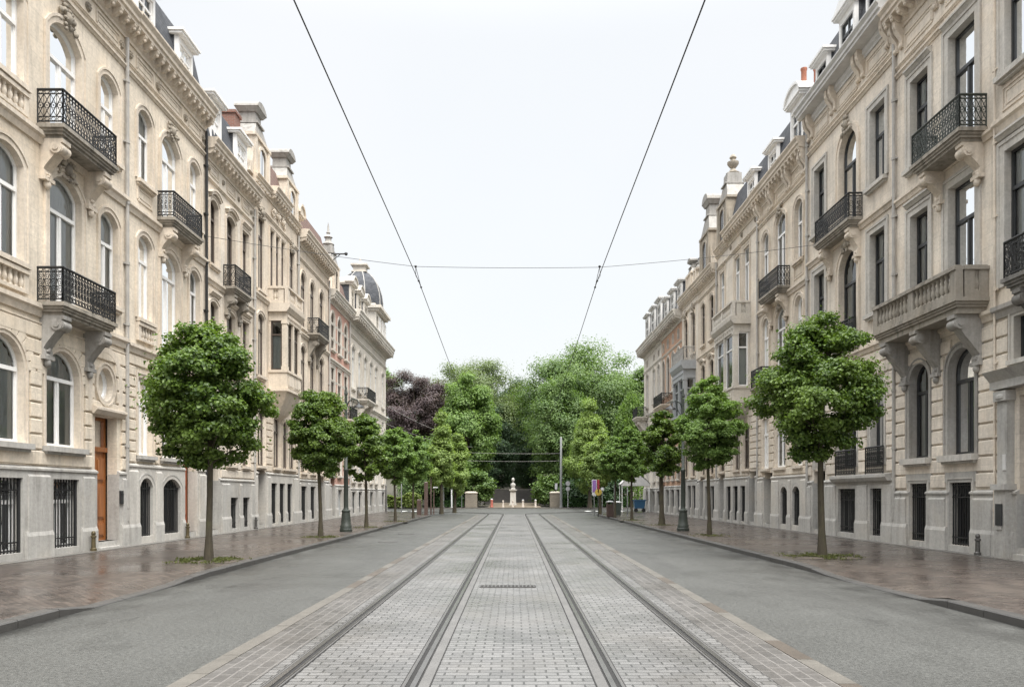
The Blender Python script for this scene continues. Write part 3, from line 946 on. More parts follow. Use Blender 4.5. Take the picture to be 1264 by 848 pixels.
    def attic_gable(s, uc, w, z0, z1, m=None, dp=1.0, roof='tiles', rl=3.2, win=True, top='pedestal'):
        """stone gable pavilion with weathered shoulders, pedestal and cap"""
        m = m or s.trim; b = MB(); hw = w / 2; h = z1 - z0
        zs = z0 + h * .50
        b.box(uc - hw, uc + hw, -dp, .03, z0, zs)
        b.box(uc - hw - .1, uc + hw + .1, -dp - .06, .12, zs, zs + .14)
        for e in (-1, 1):
            b.box(uc + e * (hw - .13) - .13, uc + e * (hw - .13) + .13, .03, .10, z0 + .1, zs)
            # curved buttress
            pts = [(uc + e * hw, z0 + .1)] + [(uc + e * (hw + .55 * (1 - i / 8) ** 2), z0 + .1 + h * .42 * i / 8) for i in range(9)]
            b.extrude(pts, 'n', -.35, .0)
        o = s.put(b, 'gable', m)
        b = MB()
        zt = z0 + h * .72
        b.frustum((uc, -dp / 2 + .02), zs + .14, zt, (hw * .98, dp / 2 + .02), (hw * .42, dp / 2 - .12))
        b.frustum((uc, -dp / 2 + .02), zt, z0 + h * .86, (hw * .40, dp / 2 - .16), (hw * .38, dp / 2 - .18))
        b.box(uc - hw * .42 - .05, uc + hw * .42 + .05, -dp + .06, .0, zt, zt + .08)
        zc = z0 + h * .86
        if top == 'pedestal':
            b.frustum((uc, -dp / 2 + .02), zc, zc + h * .05, (hw * .46, dp / 2 - .1), (hw * .6, dp / 2 + .02))
            pts = [(uc + hw * .62 * math.cos(math.pi * i / 8), zc + h * .05 + h * .09 * math.sin(math.pi * i / 8)) for i in range(9)]
            b.extrude(pts, 'n', -dp, .06)
        s.put(b, 'pedestal', 'blue_mid', o)
        if top == 'spire':
            k = MB(); q = h * .04
            k.lathe([(q * 2.2, 0), (q * 2.6, q * .6), (q * 2.0, q * 1.2), (q * 1.3, q * 2), (q * 1.3, q * 3.2), (q * 1.9, q * 3.6), (q * 1.2, q * 4.2), (q * .6, q * 5), (q * .9, q * 5.6), (q * .5, q * 6.3), (q * .35, q * 8.5), (.01, q * 10)], (uc, -dp / 2, zc), 10)
            s.put(k, 'finial', 'blue_mid', o, smooth=40)
        if top == 'urn':
            k = MB(); q = .165
            k.lathe([(q * 2.4, 0), (q * 2.6, q * .5), (q * 1.6, q), (q * 1.1, q * 1.8), (q * .7, q * 2.3), (q * 1.2, q * 2.7), (q * 2.1, q * 4.0), (q * 2.1, q * 4.6), (q * 1.0, q * 5.0), (q * .8, q * 5.6), (q * 1.3, q * 6.2), (q * .9, q * 7.1), (0.01, q * 7.6)], (uc, -dp / 2, zc), 12)
            s.put(k, 'urn', 'trim_sooty', o, smooth=40)
        if roof:
            r = MB()
            r.extrude([(uc - hw - .05, zs - .3), (uc, zs + h * .22), (uc + hw + .05, zs - .3)], 'n', -rl - dp, -dp + .02)
            s.put(r, 'gable_roof', roof, o)
        if win:
            f = MB(); p = opening(uc, w * .42, z0 + h * .08, z0 + h * .43, 'round')
            band(f, p, -.06, .0, .03, .045); f.box(uc - .03, uc + .03, .03, .044, z0 + h * .08, z0 + h * .42)
            fo = s.put(f, 'window', 'brown', o)
            g = MB(); g.add([(x, .036, z) for x, z in p], [tuple(range(len(p)))]); s.put(g, 'pane', 'glass', fo)
            sb = MB(); band(sb, p, 0, .14, .031, .1); s.put(sb, 'surround', m, fo)
            k = MB(); k.add([(x, .033, z) for x, z in p], [tuple(range(len(p)))]); s.put(k, 'interior', 'room', fo)
        return o
    # ---- close up
    def finish(s, zmax=None, blind=False):
        y0, y1 = s.y0 + .004, s.y1 - .004
        zt = zmax or s.zt
        b = MB()
        wall_sheet(b, [(y0, PAVE - .1), (y0, zt), (y1, zt), (y1, PAVE - .1)], [h['p'] for h in s.holes], 0, -.30)
        s.put(b, 'wall', s.wall)
        k = MB()
        k.box(y0, y0 + .25, -s.depth, -.301, PAVE - .1, zt - .02); k.box(y1 - .25, y1, -s.depth, -.301, PAVE - .1, zt - .02)
        k.box(y0 + .25, y1 - .25, -s.depth, -s.depth + .25, PAVE - .1, zt - .02)
        s.put(k, 'side_wall', 'brown_brick')
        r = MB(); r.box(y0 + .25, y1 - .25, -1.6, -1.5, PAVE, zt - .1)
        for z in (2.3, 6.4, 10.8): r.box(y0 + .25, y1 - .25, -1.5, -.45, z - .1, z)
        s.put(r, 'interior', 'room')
        if s.plinth_spec:
            z1, m, n, base, base_n, gaps = s.plinth_spec
            blocks = []
            for h in s.holes:
                if h['z0'] < z1 - .05 and h['z1'] > z1: blocks.append((h['uc'] - h['w'] / 2 + .005, h['uc'] + h['w'] / 2 - .005))
            blocks += list(gaps)
            for a, c in s.free(sorted(blocks), y0 + .003, y1 - .003):
                p = MB()
                hl = [h['p'] for h in s.holes if h['z1'] < z1 and a < h['uc'] < c]
                wall_sheet(p, [(a, PAVE - .05), (a, z1), (c, z1), (c, PAVE - .05)], [[(x + (.005 if x < (min(q[0] for q in L) + max(q[0] for q in L)) / 2 else -.005), z + (.005 if z < L[0][1] + .1 else -.005)) for x, z in L] for L in hl], n, -.28)
                p.extrude([(0, z1 - .001), (n + .035, z1 - .001), (n + .035, z1 + .05), (0, z1 + .11)], 'u', a + .002, c - .002)
                o = s.put(p, 'plinth', m)
            for a, c in s.free(s.block_ext(PAVE, z1 - .02, .17), y0 + .005, y1 - .005):
                if c - a > .22:
                    q = MB(); q.extrude([(n - .004, base - .02), (n + .045, base - .02), (n + .045, z1 - .16), (n - .004, z1 - .10)], 'u', a, c)
                    s.put(q, 'plinth_pier', m)
            for a, c in s.free(s.block_ext(PAVE, base, .07), y0 + .004, y1 - .004):
                qq = q = MB(); q.extrude([(.001, PAVE - .05), (base_n, PAVE - .05), (base_n, base - .06), (n + .04, base + .06), (.001, base + .06)], 'u', a, c)
                s.put(q, 'plinth_base', 'blue', smooth=None)
        if s.rustic_spec:
            z0, z1, course, n, gap = s.rustic_spec
            p = MB(); z = z0
            k = max(1, round((z1 - z0) / course)); ch = (z1 - z0) / k
            for i in range(k):
                za, zb = z0 + i * ch + gap / 2, z0 + (i + 1) * ch - gap / 2
                for a, c in s.free(s.block_ext(za, zb, .22), y0, y1):
                    p.extrude([(0, za), (n * .6, za), (n, za + .02), (n, zb - .02), (n * .6, zb), (0, zb)], 'u', a, c)
            s.put(p, 'rusticated_blocks', s.wall)
        return s.root
# ------------------------------------------------------------------ left row
def left_row():
    # house before the nearest one, only its far edge is near the frame
    H = House(-1, 10.6, 17.2, 16.3, 'cream_grey', 'weathered stone house beyond the one with two stacked iron balconies, nearest the camera')
    for uc in (11.8, 13.9, 16.0):
        for z0, z1 in ((3.0, 5.5), (7.3, 10.1), (11.8, 14.2)):
            H.win(uc, 1.2, z0, z1, 'seg', .3, trans=z1 - .9, sur=(.17, .05), curt='full')
        if uc > 12: H.win(uc, 1.1, .3, 2.1, 'rect', grille='bars', sur=None, sill=None, curt='none')
    H.string(6.6, .3, .15); H.string(11.0, .3, .15); H.string(15.1, .12, .1)
    H.plinth(2.35, 'blue'); H.rustic(2.47, 6.1, .41); H.cornice(15.7, .5, .8); H.roof(16.5); H.dormer(13.9, 1.3, 16.55, 1.7, 'ped')
    H.finish(16.4)

    # L1 : nearest, three bays, two iron balconies, orange-brown door
    H = House(-1, 17.2, 24.15, 16.6, 'cream', 'cream stone house with two stacked black iron balconies and a varnished wooden door')
    A, B, C = 18.45, 20.9, 23.1
    for uc, w in ((A, 1.3), (B, 1.5)):
        H.win(uc - .1, 1.55, 3.0, 5.6, 'round', trans=4.82, sur=(.12, .04), vous=(.13, .42, .05), sill=(.16, .2, .14), sill_m='blue', curt='full')
        H.panel(uc - .1, 1.5, 2.52, 2.82)
        H.win(uc - .05, 1.2, .3, 2.15, 'rect', grille='spear', sur=None, sill=None, curt='full', trans=1.55)
    H.win(C - .2, .85, 4.5, 5.5, 'oval', sur=(.14, .08), sill=None, mull=False)
    band_o = MB(); pp = opening(C - .2, 1.5, 4.15, 5.95, 'round'); band(band_o, pp, 0, .2, 0, .06); H.put(band_o, 'arch_moulding', 'trim')
    H.door(C - .1, 1.25, .34, 4.05, 3.02, 'wood', d=.38, steps=2)
    b = MB(); b.extrude([(0, 4.08), (.10, 4.08), (.2, 4.2), (.2, 4.27), (0, 4.33)], 'u', C - .95, C + .78); H.put(b, 'door_cornice', 'trim')
    for z0, z1, zs in ((6.72, 10.30, 7.45), (11.1, 14.40, 11.85)):
        H.win(B, 1.5, z0, z1, 'seg', .42, trans=z1 - 1.0, sur=(.2, .06), sill=None, orn=True, curt='full')
        H.win(A, 1.3, zs, z1 - .1, 'seg', .36, trans=z1 - 1.05, sur=(.18, .05), curt='full')
        H.minibal(A, 1.25, zs - .74, zs - .16)
        H.win(C + .05, 1.02, zs, z1 - .1, 'seg', .30, trans=z1 - 1.05, sur=(.16, .05), curt='full')
    H.string(6.62, .34, .16); H.string(11.05, .34, .16); H.string(6.15, .1, .06); H.string(15.15, .12, .1); H.string(15.42, .08, .07)
    H.balcony(19.62, 22.3, 6.66, .72, cons=(19.95, 21.95), pat='rich', slab_m='balc', cons_m='blue_mid', L=.62, H=1.02, cw=.36)
    H.balcony(19.62, 22.35, 11.2, .72, cons=(19.95, 22.0), pat='lattice', slab_m='balc', cons_m='trim', L=.6, H=.95, cw=.36)
    H.plinth(2.35, 'blue', gaps=()); H.rustic(2.47, 6.1, .41)
    for uc in (A, B, C): H.panel(uc, 1.25, 15.52, 15.86)
    H.rosettes((17.5, 19.65, 22.0, 23.85), 15.66)
    H.cornice(16.0, .5, .8); H.roof(16.8)
    H.dormer(19.7, 1.25, 16.85, 1.75, 'flat'); H.dormer(22.4, 1.25, 16.85, 1.75, 'ped')
    H.pipe(24.08, .9, 16.0)
    b = MB(); b.box(23.62, 23.78, .07, .13, 1.45, 1.85); b.box(23.64, 23.76, .13, .145, 1.72, 1.77); H.put(b, 'letter_box', 'dark')
    H.finish(16.78)

    # L2
    H = House(-1, 24.15, 30.35, 16.6, 'cream', 'cream stone house between the varnished-door house and the lower dark-framed one')
    A, B, C = 25.4, 27.3, 29.35
    for uc, w in ((A, .95), (B, 1.45)):
        H.win(uc, w, 3.0, 5.55, 'rect', trans=4.7, sill_m='blue', curt='full')
        H.win(uc, w * .95, .35, 2.28, 'seg', .3, grille='bars', sur=(.16, .09), sur_m='blue', sill=None, curt='none', frame='dark')
    H.door(28.9, 1.1, .32, 3.6, 2.9, 'wood_red', steps=1)
    for z0, z1, zs in ((6.75, 10.25, 7.45), (11.15, 14.36, 11.95)):
        H.win(A, .97, zs, z1, 'seg', .30, trans=z1 - .85, sur=(.16, .05), curt='full')
        H.win(B, 1.45, z0, z1, 'seg', .45, trans=z1 - .9, sur=(.18, .06), sill=None if z0 > 8 else (.12, .16, .12), orn=z0 > 8, curt='full')
        H.win(C, .93, zs, z1, 'seg', .28, trans=z1 - .85, sur=(.16, .05), curt='full')
    H.minibal(A, .95, 6.72, 7.3); H.minibal(B, 1.4, 6.0, 6.6) if False else None
    H.panel(A, .95, 11.3, 11.72); H.panel(C, .9, 11.3, 11.72); H.minibal(C, .9, 6.72, 7.3)
    H.string(6.55, .3, .15); H.string(10.98, .3, .15); H.string(15.12, .12, .1); H.string(15.38, .08, .07)
    H.balcony(26.25, 28.7, 11.2, .62, cons=(26.55, 28.35), pat='rich', cons_m='trim', L=.52, H=.9, cw=.3)
    H.plinth(2.62, 'blue_pale', gaps=()); H.rustic(2.75, 6.2, .36)
    for uc, w in ((A, 1.1), (B, 1.7), (C, 1.1)): H.panel(uc, w, 15.48, 15.84)
    H.rosettes((24.4, 26.3, 28.5, 30.1), 15.66)
    H.cornice(16.0, .5, .88); H.roof(16.88)
    H.dormer(25.6, 1.3, 16.9, 1.75, 'ped'); H.dormer(28.7, 1.25, 16.9, 1.6, 'flat')
    H.pipe(30.28, .9, 16.0, 'iron')
    H.finish(16.86)

    # L3 : lower, dark windows
    H = House(-1, 30.35, 36.0, 15.7, 'cream_pale', 'lower cream house with dark window frames, slate dormers and a plain brick chimney')
    A, B, C = 31.25, 33.1, 34.9
    for uc, w, zt in ((A, .85, 13.65), (B, 1.02, 13.62), (C, .88, 13.6)):
        k = 'seg' if uc != C else 'rect'
        H.win(uc, w, 11.0 if uc != B else 10.55, zt, k, .2, frame='brown', trans=zt - .75, sur=(.14, .05), hood=(.06, .22, 'seg', .2) if k == 'seg' else (.08, .2, 'flat'), curt='one', sill=(.1, .12, .1) if uc != B else None)
        H.win(uc, w, 6.9, 9.55, k, .15, frame='brown', trans=8.8, sur=(.14, .05), hood=(.08, .2, 'flat'), curt='side')
        if uc > 32: H.win(uc, w, 3.0, 5.4, 'rect', frame='brown', trans=4.6, sur=(.12, .04), curt='side')
    for uc in (33.35, 34.85): H.win(uc, .85, .25, 1.6, 'rect', frame='dark', sur=None, sill=None, curt='none', grille='bars')
    H.door(31.2, 1.05, .3, 3.5, 2.7, 'iron_green')
    H.string(6.4, .24, .13); H.string(10.40, .26, .13); H.string(14.35, .1, .09)
    H.balcony(32.2, 34.2, 10.45, .56, cons=(32.5, 33.9), pat='lattice', L=.46, H=.75, cw=.26)
    H.plinth(2.3, 'blue_joint'); H.rustic(2.42, 6.1, .36)
    H.rosettes((30.7, 32.2, 34.0, 35.6), 14.75, .11)
    for uc in (A, B, C): H.panel(uc, .9, 14.6, 14.95)
    H.cornice(15.05, .48, .78); H.roof(15.85)
    H.dormer(31.6, 1.2, 15.9, 1.9, 'flat'); H.dormer(34.6, 1.35, 15.9, 1.75, 'flat'); H.chimney(35.6, -1.1, 16.2, 19.2, m='red_brick', pots=0, wu=.7, wn=1.0)
    H.pipe(35.92, .9, 15.0)
    H.finish(15.8)

    # L4 : two gables, stone oriel
    H = House(-1, 36.0, 43.3, 16.6, 'cream_warm', 'ornate left house with twin stone gables and a projecting oriel bay above the pavement')
    for uc, w in ((37.0, .95), (42.1, .95)):
        H.win(uc, w, 11.5, 15.0, 'rect', frame='brown', trans=14.1, sur=(.16, .07), curt='none', orn=True)
        H.win(uc, w, 7.4, 10.4, 'seg', .2, frame='brown', trans=9.6, sur=(.16, .07), curt='one')
        H.win(uc, w + .1, 3.1, 5.8, 'seg', .4, frame='brown', trans=4.9, sur=(.12, .05), curt='none', vous=(.13, .4, .05))
    for uc in (38.7, 39.6, 40.5):
        H.win(uc, .70, 12.1, 15.0, 'rect', frame='brown', trans=14.2, mull=False, sur=(.09, .06), sill=None, curt='none')
    H.win(39.4, 1.05, 3.1, 5.8, 'round', frame='brown', trans=4.9, sur=(.14, .06), curt='none', vous=(.15, .42, .05))
    H.win(40.9, .9, 3.1, 5.6, 'round', frame='brown', trans=4.8, sur=(.14, .06), curt='none', vous=(.15, .42, .05))
    H.door(37.0, 1.1, .3, 3.02, 2.5, 'iron', sur=None)
    for uc in (38.9, 40.25, 41.6): H.win(uc, .95, .25, 2.3, 'rect', frame='dark', sur=(.1, .05), sur_m='blue', sill=None, curt='none', grille='bars')
    H.oriel(38.2, 40.75, .9, 6.85, 7.9, 10.35, 11.2, 'trim', bal=True, corbel=1.3)
    H.string(6.75, .26, .14, u0=36.01, u1=38.0); H.string(6.75, .26, .14, u0=41.0, u1=43.29); H.string(11.3, .26, .14, u0=36.01, u1=38.0); H.string(11.3, .26, .14, u0=41.0, u1=43.29); H.string(15.5, .14, .1)
    for uc in (38.8, 39.6, 40.4): H.ornament(uc, 15.95, .3, .25, H.root, 12, 'trim')
    H.plinth(2.72, 'blue_pale'); H.rustic(2.85, 6.6, .34)
    H.cornice(16.3, .45, .75, u0=38.25, u1=40.9); H.cornice(16.3, .22, .5, u0=36.01, u1=38.2, br=.4); H.cornice(16.3, .22, .5, u0=40.95, u1=43.29, br=.4)
    H.roof(17.0, m='tiles', u0=38.2, u1=41.0, hgt=1.8)
    H.attic_gable(37.1, 2.1, 16.6, 20.5, 'trim', dp=1.1); H.attic_gable(42.1, 2.1, 16.6, 20.5, 'trim', dp=1.1)
    H.pipe(43.22, .9, 16.2)
    H.finish(16.75)

    # L5
    H = House(-1, 43.3, 50.5, 16.4, 'cream_warm', 'house with arched windows and iron balcony between the twin-gabled house and the pink brick one')
    for uc in (44.4, 46.4, 48.6):
        H.win(uc, 1.1, 11.3, 14.5, 'round', frame='brown', trans=13.7, sur=(.16, .06), curt='none', sill=None if uc == 46.4 else (.1, .14, .12), hood=None)
        H.win(uc, 1.1, 6.9, 10.3, 'seg', .3, frame='brown', trans=9.4, sur=(.15, .06), curt='none')
        H.win(uc, 1.05, 3.0, 5.6, 'round', frame='brown', trans=4.8, sur=(.14, .05), curt='none')
        if uc < 48: H.win(uc, 1.15, .25, 2.2, 'rect', frame='dark', sur=(.1, .05), sur_m='blue', sill=None, curt='none', grille='bars')
    H.door(48.6, 1.1, .3, 2.95, 2.4, 'iron')
    H.string(6.6, .26, .14); H.string(11.0, .24, .14); H.string(15.2, .14, .1)
    H.balcony(45.2, 47.7, 11.2, .75, cons=(45.6, 47.3), pat='scroll', L=.6, H=1.2, cw=.3)
    H.plinth(2.5, 'blue_joint'); H.rustic(2.62, 6.3, .36)
    H.cornice(15.8, .6, .85); H.roof(16.65, m='tiles', hgt=1.9)
    H.dormer(43.75, .7, 16.6, .8, 'arch', m='trim')
    H.pipe(50.42, .9, 15.7)
    H.finish(16.6)

    # L6 pink brick
    H = House(-1, 50.5, 56.8, 15.2, 'pink_brick', 'pink brick house on the left with pale stone trim and an iron balcony', trim='trim_pale')
    for uc in (51.6, 53.6, 55.6):
        H.win(uc, 1.0, 11.4, 13.9, 'round', frame='brown', trans=13.2, sur=(.16, .05), curt='none')
        H.win(uc, 1.0, 7.2, 10.2, 'rect', frame='brown', trans=9.4, sur=(.16, .05), curt='none', sill=None if uc == 55.6 else (.1, .14, .12))
        H.win(uc, 1.1, 3.0, 5.6, 'seg', .25, frame='brown', trans=4.8, sur=(.14, .05), curt='none')
        if uc > 52: H.win(uc, 1.2, .25, 2.05, 'rect', frame='shutter_grey', sur=None, sill=None, curt='none')
    H.door(51.6, 1.05, .3, 2.9, 2.4, 'iron_green')
    for z in (6.3, 6.9, 8.2, 9.4, 10.7, 12.2, 13.2): H.string(z, .16, .035, name='stone_band')
    H.string(10.75, .3, .16)
    H.balcony(53.9, 56.4, 7.0, .75, cons=(54.3, 56.0), pat='scroll', L=.6, H=1.0, slab_m='trim')
    H.plinth(2.3, 'blue_joint')
    H.cornice(14.4, .5, .8); H.roof(15.2, m='tiles', hgt=1.8)
    H.attic_gable(52.5, 1.6, 15.2, 19.2, 'trim', dp=1.0, top='spire')
    H.pipe(56.7, .9, 14.4)
    H.finish(15.2)

    # L7 white corner house with dome
    H = House(-1, 56.8, 73.0, 15.3, 'white_stone', 'pale corner house at the far left end, crowned by a dark slate dome', trim='trim_pale')
    for uc in (58.2, 60.6, 63.0, 65.4, 67.8, 71.2):
        H.win(uc, 1.15, 9.7, 12.9, 'seg', .25, frame='white_old', trans=12.1, sur=(.18, .06), curt='none', sill=(.1, .14, .12))
        H.win(uc, 1.15, 5.7, 8.4, 'rect', frame='white_old', trans=7.7, sur=(.18, .06), curt='none')
        H.win(uc, 1.1, 2.7, 4.9, 'rect', frame='white_old', trans=4.2, sur=(.14, .05), curt='none')
        if uc != 67.8: H.win(uc, 1.35, .28, 1.92, 'rect', frame='dark', sur=None, sill=None, curt='none')
    H.door(67.8, 1.2, .25, 2.25, 2.0, 'dark')
    H.string(5.2, .3, .2); H.string(9.0, .3, .2); H.string(13.7, .2, .12)
    H.balcony(59.6, 63.0, 9.1, .9, cons=(60.1, 62.5), pat='scroll', L=.75, H=1.3, cw=.35, slab_m='trim_pale')
    H.plinth(2.1, 'blue_joint')
    H.cornice(14.3, .85, 1.1, br=.6); H.roof(15.4, hgt=2.2, back=1.4)
    for uc in (58.4, 61.0, 63.6): H.dormer(uc, 1.3, 15.45, 2.0, 'arch', m='trim_pale')
    # drum and dome
    b = MB(); b.box(68.3, 72.95, -3.9, -.08, 15.4, 18.0)
    o = H.put(b, 'drum', 'trim_pale')
    for uc in (69.2, 70.7, 72.1):
        H.win(uc, .8, 15.7, 17.5, 'rect', frame='white_old', sur=(.14, .05), sill=None, curt='none', d=-.12, cut=False)
    c = MB()
    c.box(68.1, 73.15, -4.1, .2, 18.0, 18.2); c.box(67.9, 73.35, -4.3, .42, 18.2, 18.45); c.box(68.6, 72.7, -3.7, -.2, 18.45, 18.75); H.put(c, 'drum_cornice', 'trim_pale', o)
    d = MB(); prof = [(2.1, 18.75), (2.1, 19.4), (2.0, 20.1), (1.75, 20.85), (1.4, 21.4), (.95, 21.85), (.6, 22.0)]
    d.lathe(prof, (70.65, -1.95, 0), 8, rot=R(22.5))
    do = H.put(d, 'dome', 'slate')
    for k in range(8):
        e = MB(); t = R(22.5 + 45 * k)
        e.tube([(70.65 + h * math.cos(t), -1.95 + h * math.sin(t), z) for h, z in prof], .045, 6); H.put(e, 'rib', 'zinc', do)
    e = MB(); e.box(69.95, 71.35, -2.65, -1.25, 21.95, 22.05); e.box(70.1, 71.2, -2.5, -1.4, 22.05, 22.55); e.box(69.9, 71.4, -2.7, -1.2, 22.55, 22.7)
    e.lathe([(.4, 0), (.3, .15), (.12, .25), (.09, .5), (.03, .7)], (70.65, -1.95, 22.7), 10)
    H.put(e, 'lantern', 'trim_pale', do)
    H.finish(15.4)

def right_row():
    W = 'cream_pale'
    # R0
    H = House(1, 12.6, 20.05, 16.9, 'cream_pale', 'cream house with a dark doorway flanked by a grey pilaster beside the stone balcony', trim='blue_pale')
    for uc in (19.02, 16.6, 14.2):
        H.win(uc, 1.3, 12.45, 15.3, 'rect', frame='dark', trans=14.3, sur=(.26, .06), sill=(.2, .2, .14), curt='side')
        H.win(uc, 1.3, 7.05, 10.5, 'rect', frame='dark', trans=9.5, sur=(.26, .06), sill=None, curt='side', hood=(.22, .32, 'flat'))
        if uc < 18: H.win(uc, 1.4, 2.9, 5.6, 'round', frame='dark', trans=4.6, sur=(.2, .06), curt='side'); H.win(uc, 1.0, .3, 2.0, frame='dark', sur=None, sill=None, curt='none', grille='spear')
        H.panel(uc, 1.4, 11.6, 12.1, m='trim')
    H.win(18.75, 1.1, 5.1, 6.2, 'rect', frame='dark', sur=(.16, .06), curt='none')
    H.door(18.45, 1.35, .42, 4.2, 3.15, 'dark', d=.5, steps=2)
    b = MB()
    for u in (17.35, 19.5):
        b.box(u - .22, u + .22, 0, .26, .12, 1.85); b.box(u - .28, u + .28, 0, .33, 1.85, 2.0)
        b.box(u - .19, u + .19, 0, .2, 2.0, 4.1); b.box(u - .25, u + .25, 0, .27, 4.1, 4.35); b.ball((u, .22, 4.2), (.22, .1, .1), 8, 5)
        b.box(u - .1, u + .1, .255, .285, .85, 1.6)
    b.extrude([(0, 4.4), (.3, 4.4), (.3, 4.6), (.42, 4.75), (.5, 4.85), (0, 4.95)], 'u', 17.0, 19.85)
    H.put(b, 'door_surround', 'blue')
    H.string(6.6, .34, .16, 'blue_mid'); H.string(11.4, .34, .16, 'trim'); H.string(15.9, .16, .1, 'trim')
    H.balcony(16.2, 18.9, 7.0, .62, cons=(16.6, 18.5), pat='scroll', slab_m='blue_dark', L=.5, H=.8)
    H.plinth(1.75, 'blue'); H.rustic(1.9, 6.2, .42)
    H.cornice(16.6, .5, .85, m='trim'); H.roof(17.4)
    b = MB(); b.box(19.34, 19.46, -.001 + .201, .216, 2.35, 2.75); H.put(b, 'number_plate', 'white_old')
    b = MB(); b.box(19.36, 19.62, .275, .30, .95, 1.5); H.put(b, 'letter_box', 'dark')
    H.pipe(19.98, .9, 16.5, 'trim', r=.03)
    H.finish(17.4)

    # R1 : large stone balcony
    H = House(1, 20.05, 25.35, 17.3, 'cream_pale', 'cream house with a long stone balustrade balcony on heavy scrolled brackets', trim='blue_pale')
    A, B = 21.6, 23.85
    H.win(A, 1.3, 2.85, 5.85, 'round', frame='dark', trans=4.95, d=.22, sur=(.16, .06), sur_m='blue_mid', sill=(.2, .24, .18), curt='side', vous=None)
    H.win(B, 1.15, 2.85, 5.78, 'round', frame='dark', trans=4.9, d=.22, sur=(.16, .06), sur_m='blue_mid', sill=(.2, .24, .18), curt='side')
    for uc, w in ((A, 1.05), (B, 1.0)):
        H.win(uc, w, .3, 2.08, 'rect', frame='dark', d=.2, sur=(.12, .075), sill=None, curt='none', grille='scroll')
        b = MB(); b.box(uc - .75, uc + .75, 0.002, .05, 2.09, 2.64); H.put(b, 'apron_panel', 'blue'); b = MB(); b.box(uc - w / 2 - .1, uc + w / 2 + .1, -.3, .068, .08, .297); H.put(b, 'threshold', 'blue')
    H.win(A, 1.3, 7.0, 10.55, 'rect', frame='dark', trans=9.5, d=.2, sur=(.26, .05), sill=None, curt='side')
    H.win(B, 1.05, 7.0, 10.5, 'rect', frame='dark', trans=9.5, d=.2, sur=(.24, .05), sill=None, curt='side', hood=(.2, .3, 'flat'))
    H.win(A, 1.3, 11.5, 14.9, 'rect', frame='dark', trans=13.8, d=.2, sur=(.26, .05), sill=None, curt='side', hood=(.2, .28, 'flat'))
    H.win(B, 1.05, 12.0, 14.75, 'rect', frame='dark', trans=13.8, d=.2, sur=(.24, .05), sill=(.2, .2, .14), curt='side', hood=(.2, .28, 'flat'))
    H.balcony(20.32, 25.05, 6.95, .92, rail='stone', cons=(20.75, 22.75, 24.6), slab_m='balc', cons_m='blue_mid', L=.8, H=1.25, cw=.34, rh=.86, th=.40)
    H.balcony(20.4, 22.95, 11.48, .78, cons=(20.72, 22.6), pat='lattice', slab_m='balc', cons_m='trim', L=.6, H=.85, cw=.3, iron='iron_green')
    H.string(6.6, .3, .14, 'trim'); H.string(11.35, .24, .12, 'trim'); H.string(15.45, .14, .1, 'trim'); H.string(15.7, .09, .07, 'trim')
    for uc, w in ((21.4, 1.9), (23.9, 1.6)): H.panel(uc, w, 15.95, 16.45, m='trim')
    H.plinth(1.75, 'blue'); H.rustic(1.9, 6.2, .43)
    H.cornice(16.75, .55, .8, m='trim', big=(20.35, 22.7, 25.05)); H.roof(17.55)
    H.dormer(22.0, 1.3, 17.6, 2.0, 'flat', frame='dark'); H.dormer(24.3, 1.2, 17.6, 2.0, 'flat', frame='dark')
    H.pipe(25.28, .9, 16.5)
    H.finish(17.5)

    # R2
    H = House(1, 25.35, 32.9, 18.0, 'cream_pale', 'cream house with white bracketed cornice and iron balcony before a tall arched window', trim='blue_pale')
    A, B, C = 26.6, 28.95, 31.65
    for uc, w in ((A, 1.1), (C, 1.05)):
        H.win(uc, w, 12.5, 15.2, 'rect', frame='dark', trans=14.2, d=.19, sur=(.24, .05), sill=(.2, .18, .14), curt='side')
        H.win(uc, w, 8.05, 10.85, 'rect', frame='dark', trans=9.85, d=.19, sur=(.24, .05), sill=(.2, .18, .14), curt='side')
        H.win(uc, w * .9, 2.75, 5.7, 'seg', .3, frame='dark', trans=4.8, d=.2, sur=(.14, .05), sill=None, curt='side')
    H.win(B, 1.55, 11.8, 15.4, 'round', frame='dark', trans=14.2, d=.19, sur=(.24, .07), sur_m='trim', sill=None, curt='side', orn=True)
    H.win(B, 1.55, 7.3, 10.9, 'round', frame='dark', trans=9.7, d=.19, sur=(.24, .07), sur_m='trim', sill=(.2, .18, .14), curt='side', orn=True)
    H.win(B, 1.5, 2.75, 5.8, 'seg', .35, frame='dark', trans=4.8, d=.2, sur=(.14, .05), sill=None, curt='side')
    g = MB()
    for uc, w in ((A, 1.3), (B, 1.7), (B + .05, 1.75)):
        zz = 2.42 if uc != B + .05 else 7.3
        H.railing(uc - w / 2, uc + w / 2, zz, .12, .95, 'rich', H.root, flat=True)
    b = MB(); b.extrude([(0, 2.2), (.2, 2.2), (.28, 2.32), (.28, 2.42), (0, 2.46)], 'u', 25.5, 30.0); H.put(b, 'ledge', 'blue')
    for uc, w in ((A, .85), (B, 1.5)): H.win(uc, w, .3, 1.95, 'rect', frame='dark', d=.2, sur=None, sill=None, curt='none', grille='scroll')
    H.door(31.65, 1.15, .3, 2.7, 2.2, 'dark', d=.4)
    H.balcony(27.7, 30.9, 11.72, .55, cons=(28.05, 30.5), pat='rich', slab_m='balc', cons_m='trim', L=.46, H=.95, cw=.3)
    H.string(7.0, .26, .14, 'trim'); H.string(11.55, .26, .14, 'trim'); H.string(16.2, .16, .12, 'trim'); H.string(16.42, .09, .07, 'trim')
    for uc, w in ((26.6, 1.5), (29.0, 1.7), (31.5, 1.5)): H.panel(uc, w, 16.6, 17.1, m='trim')
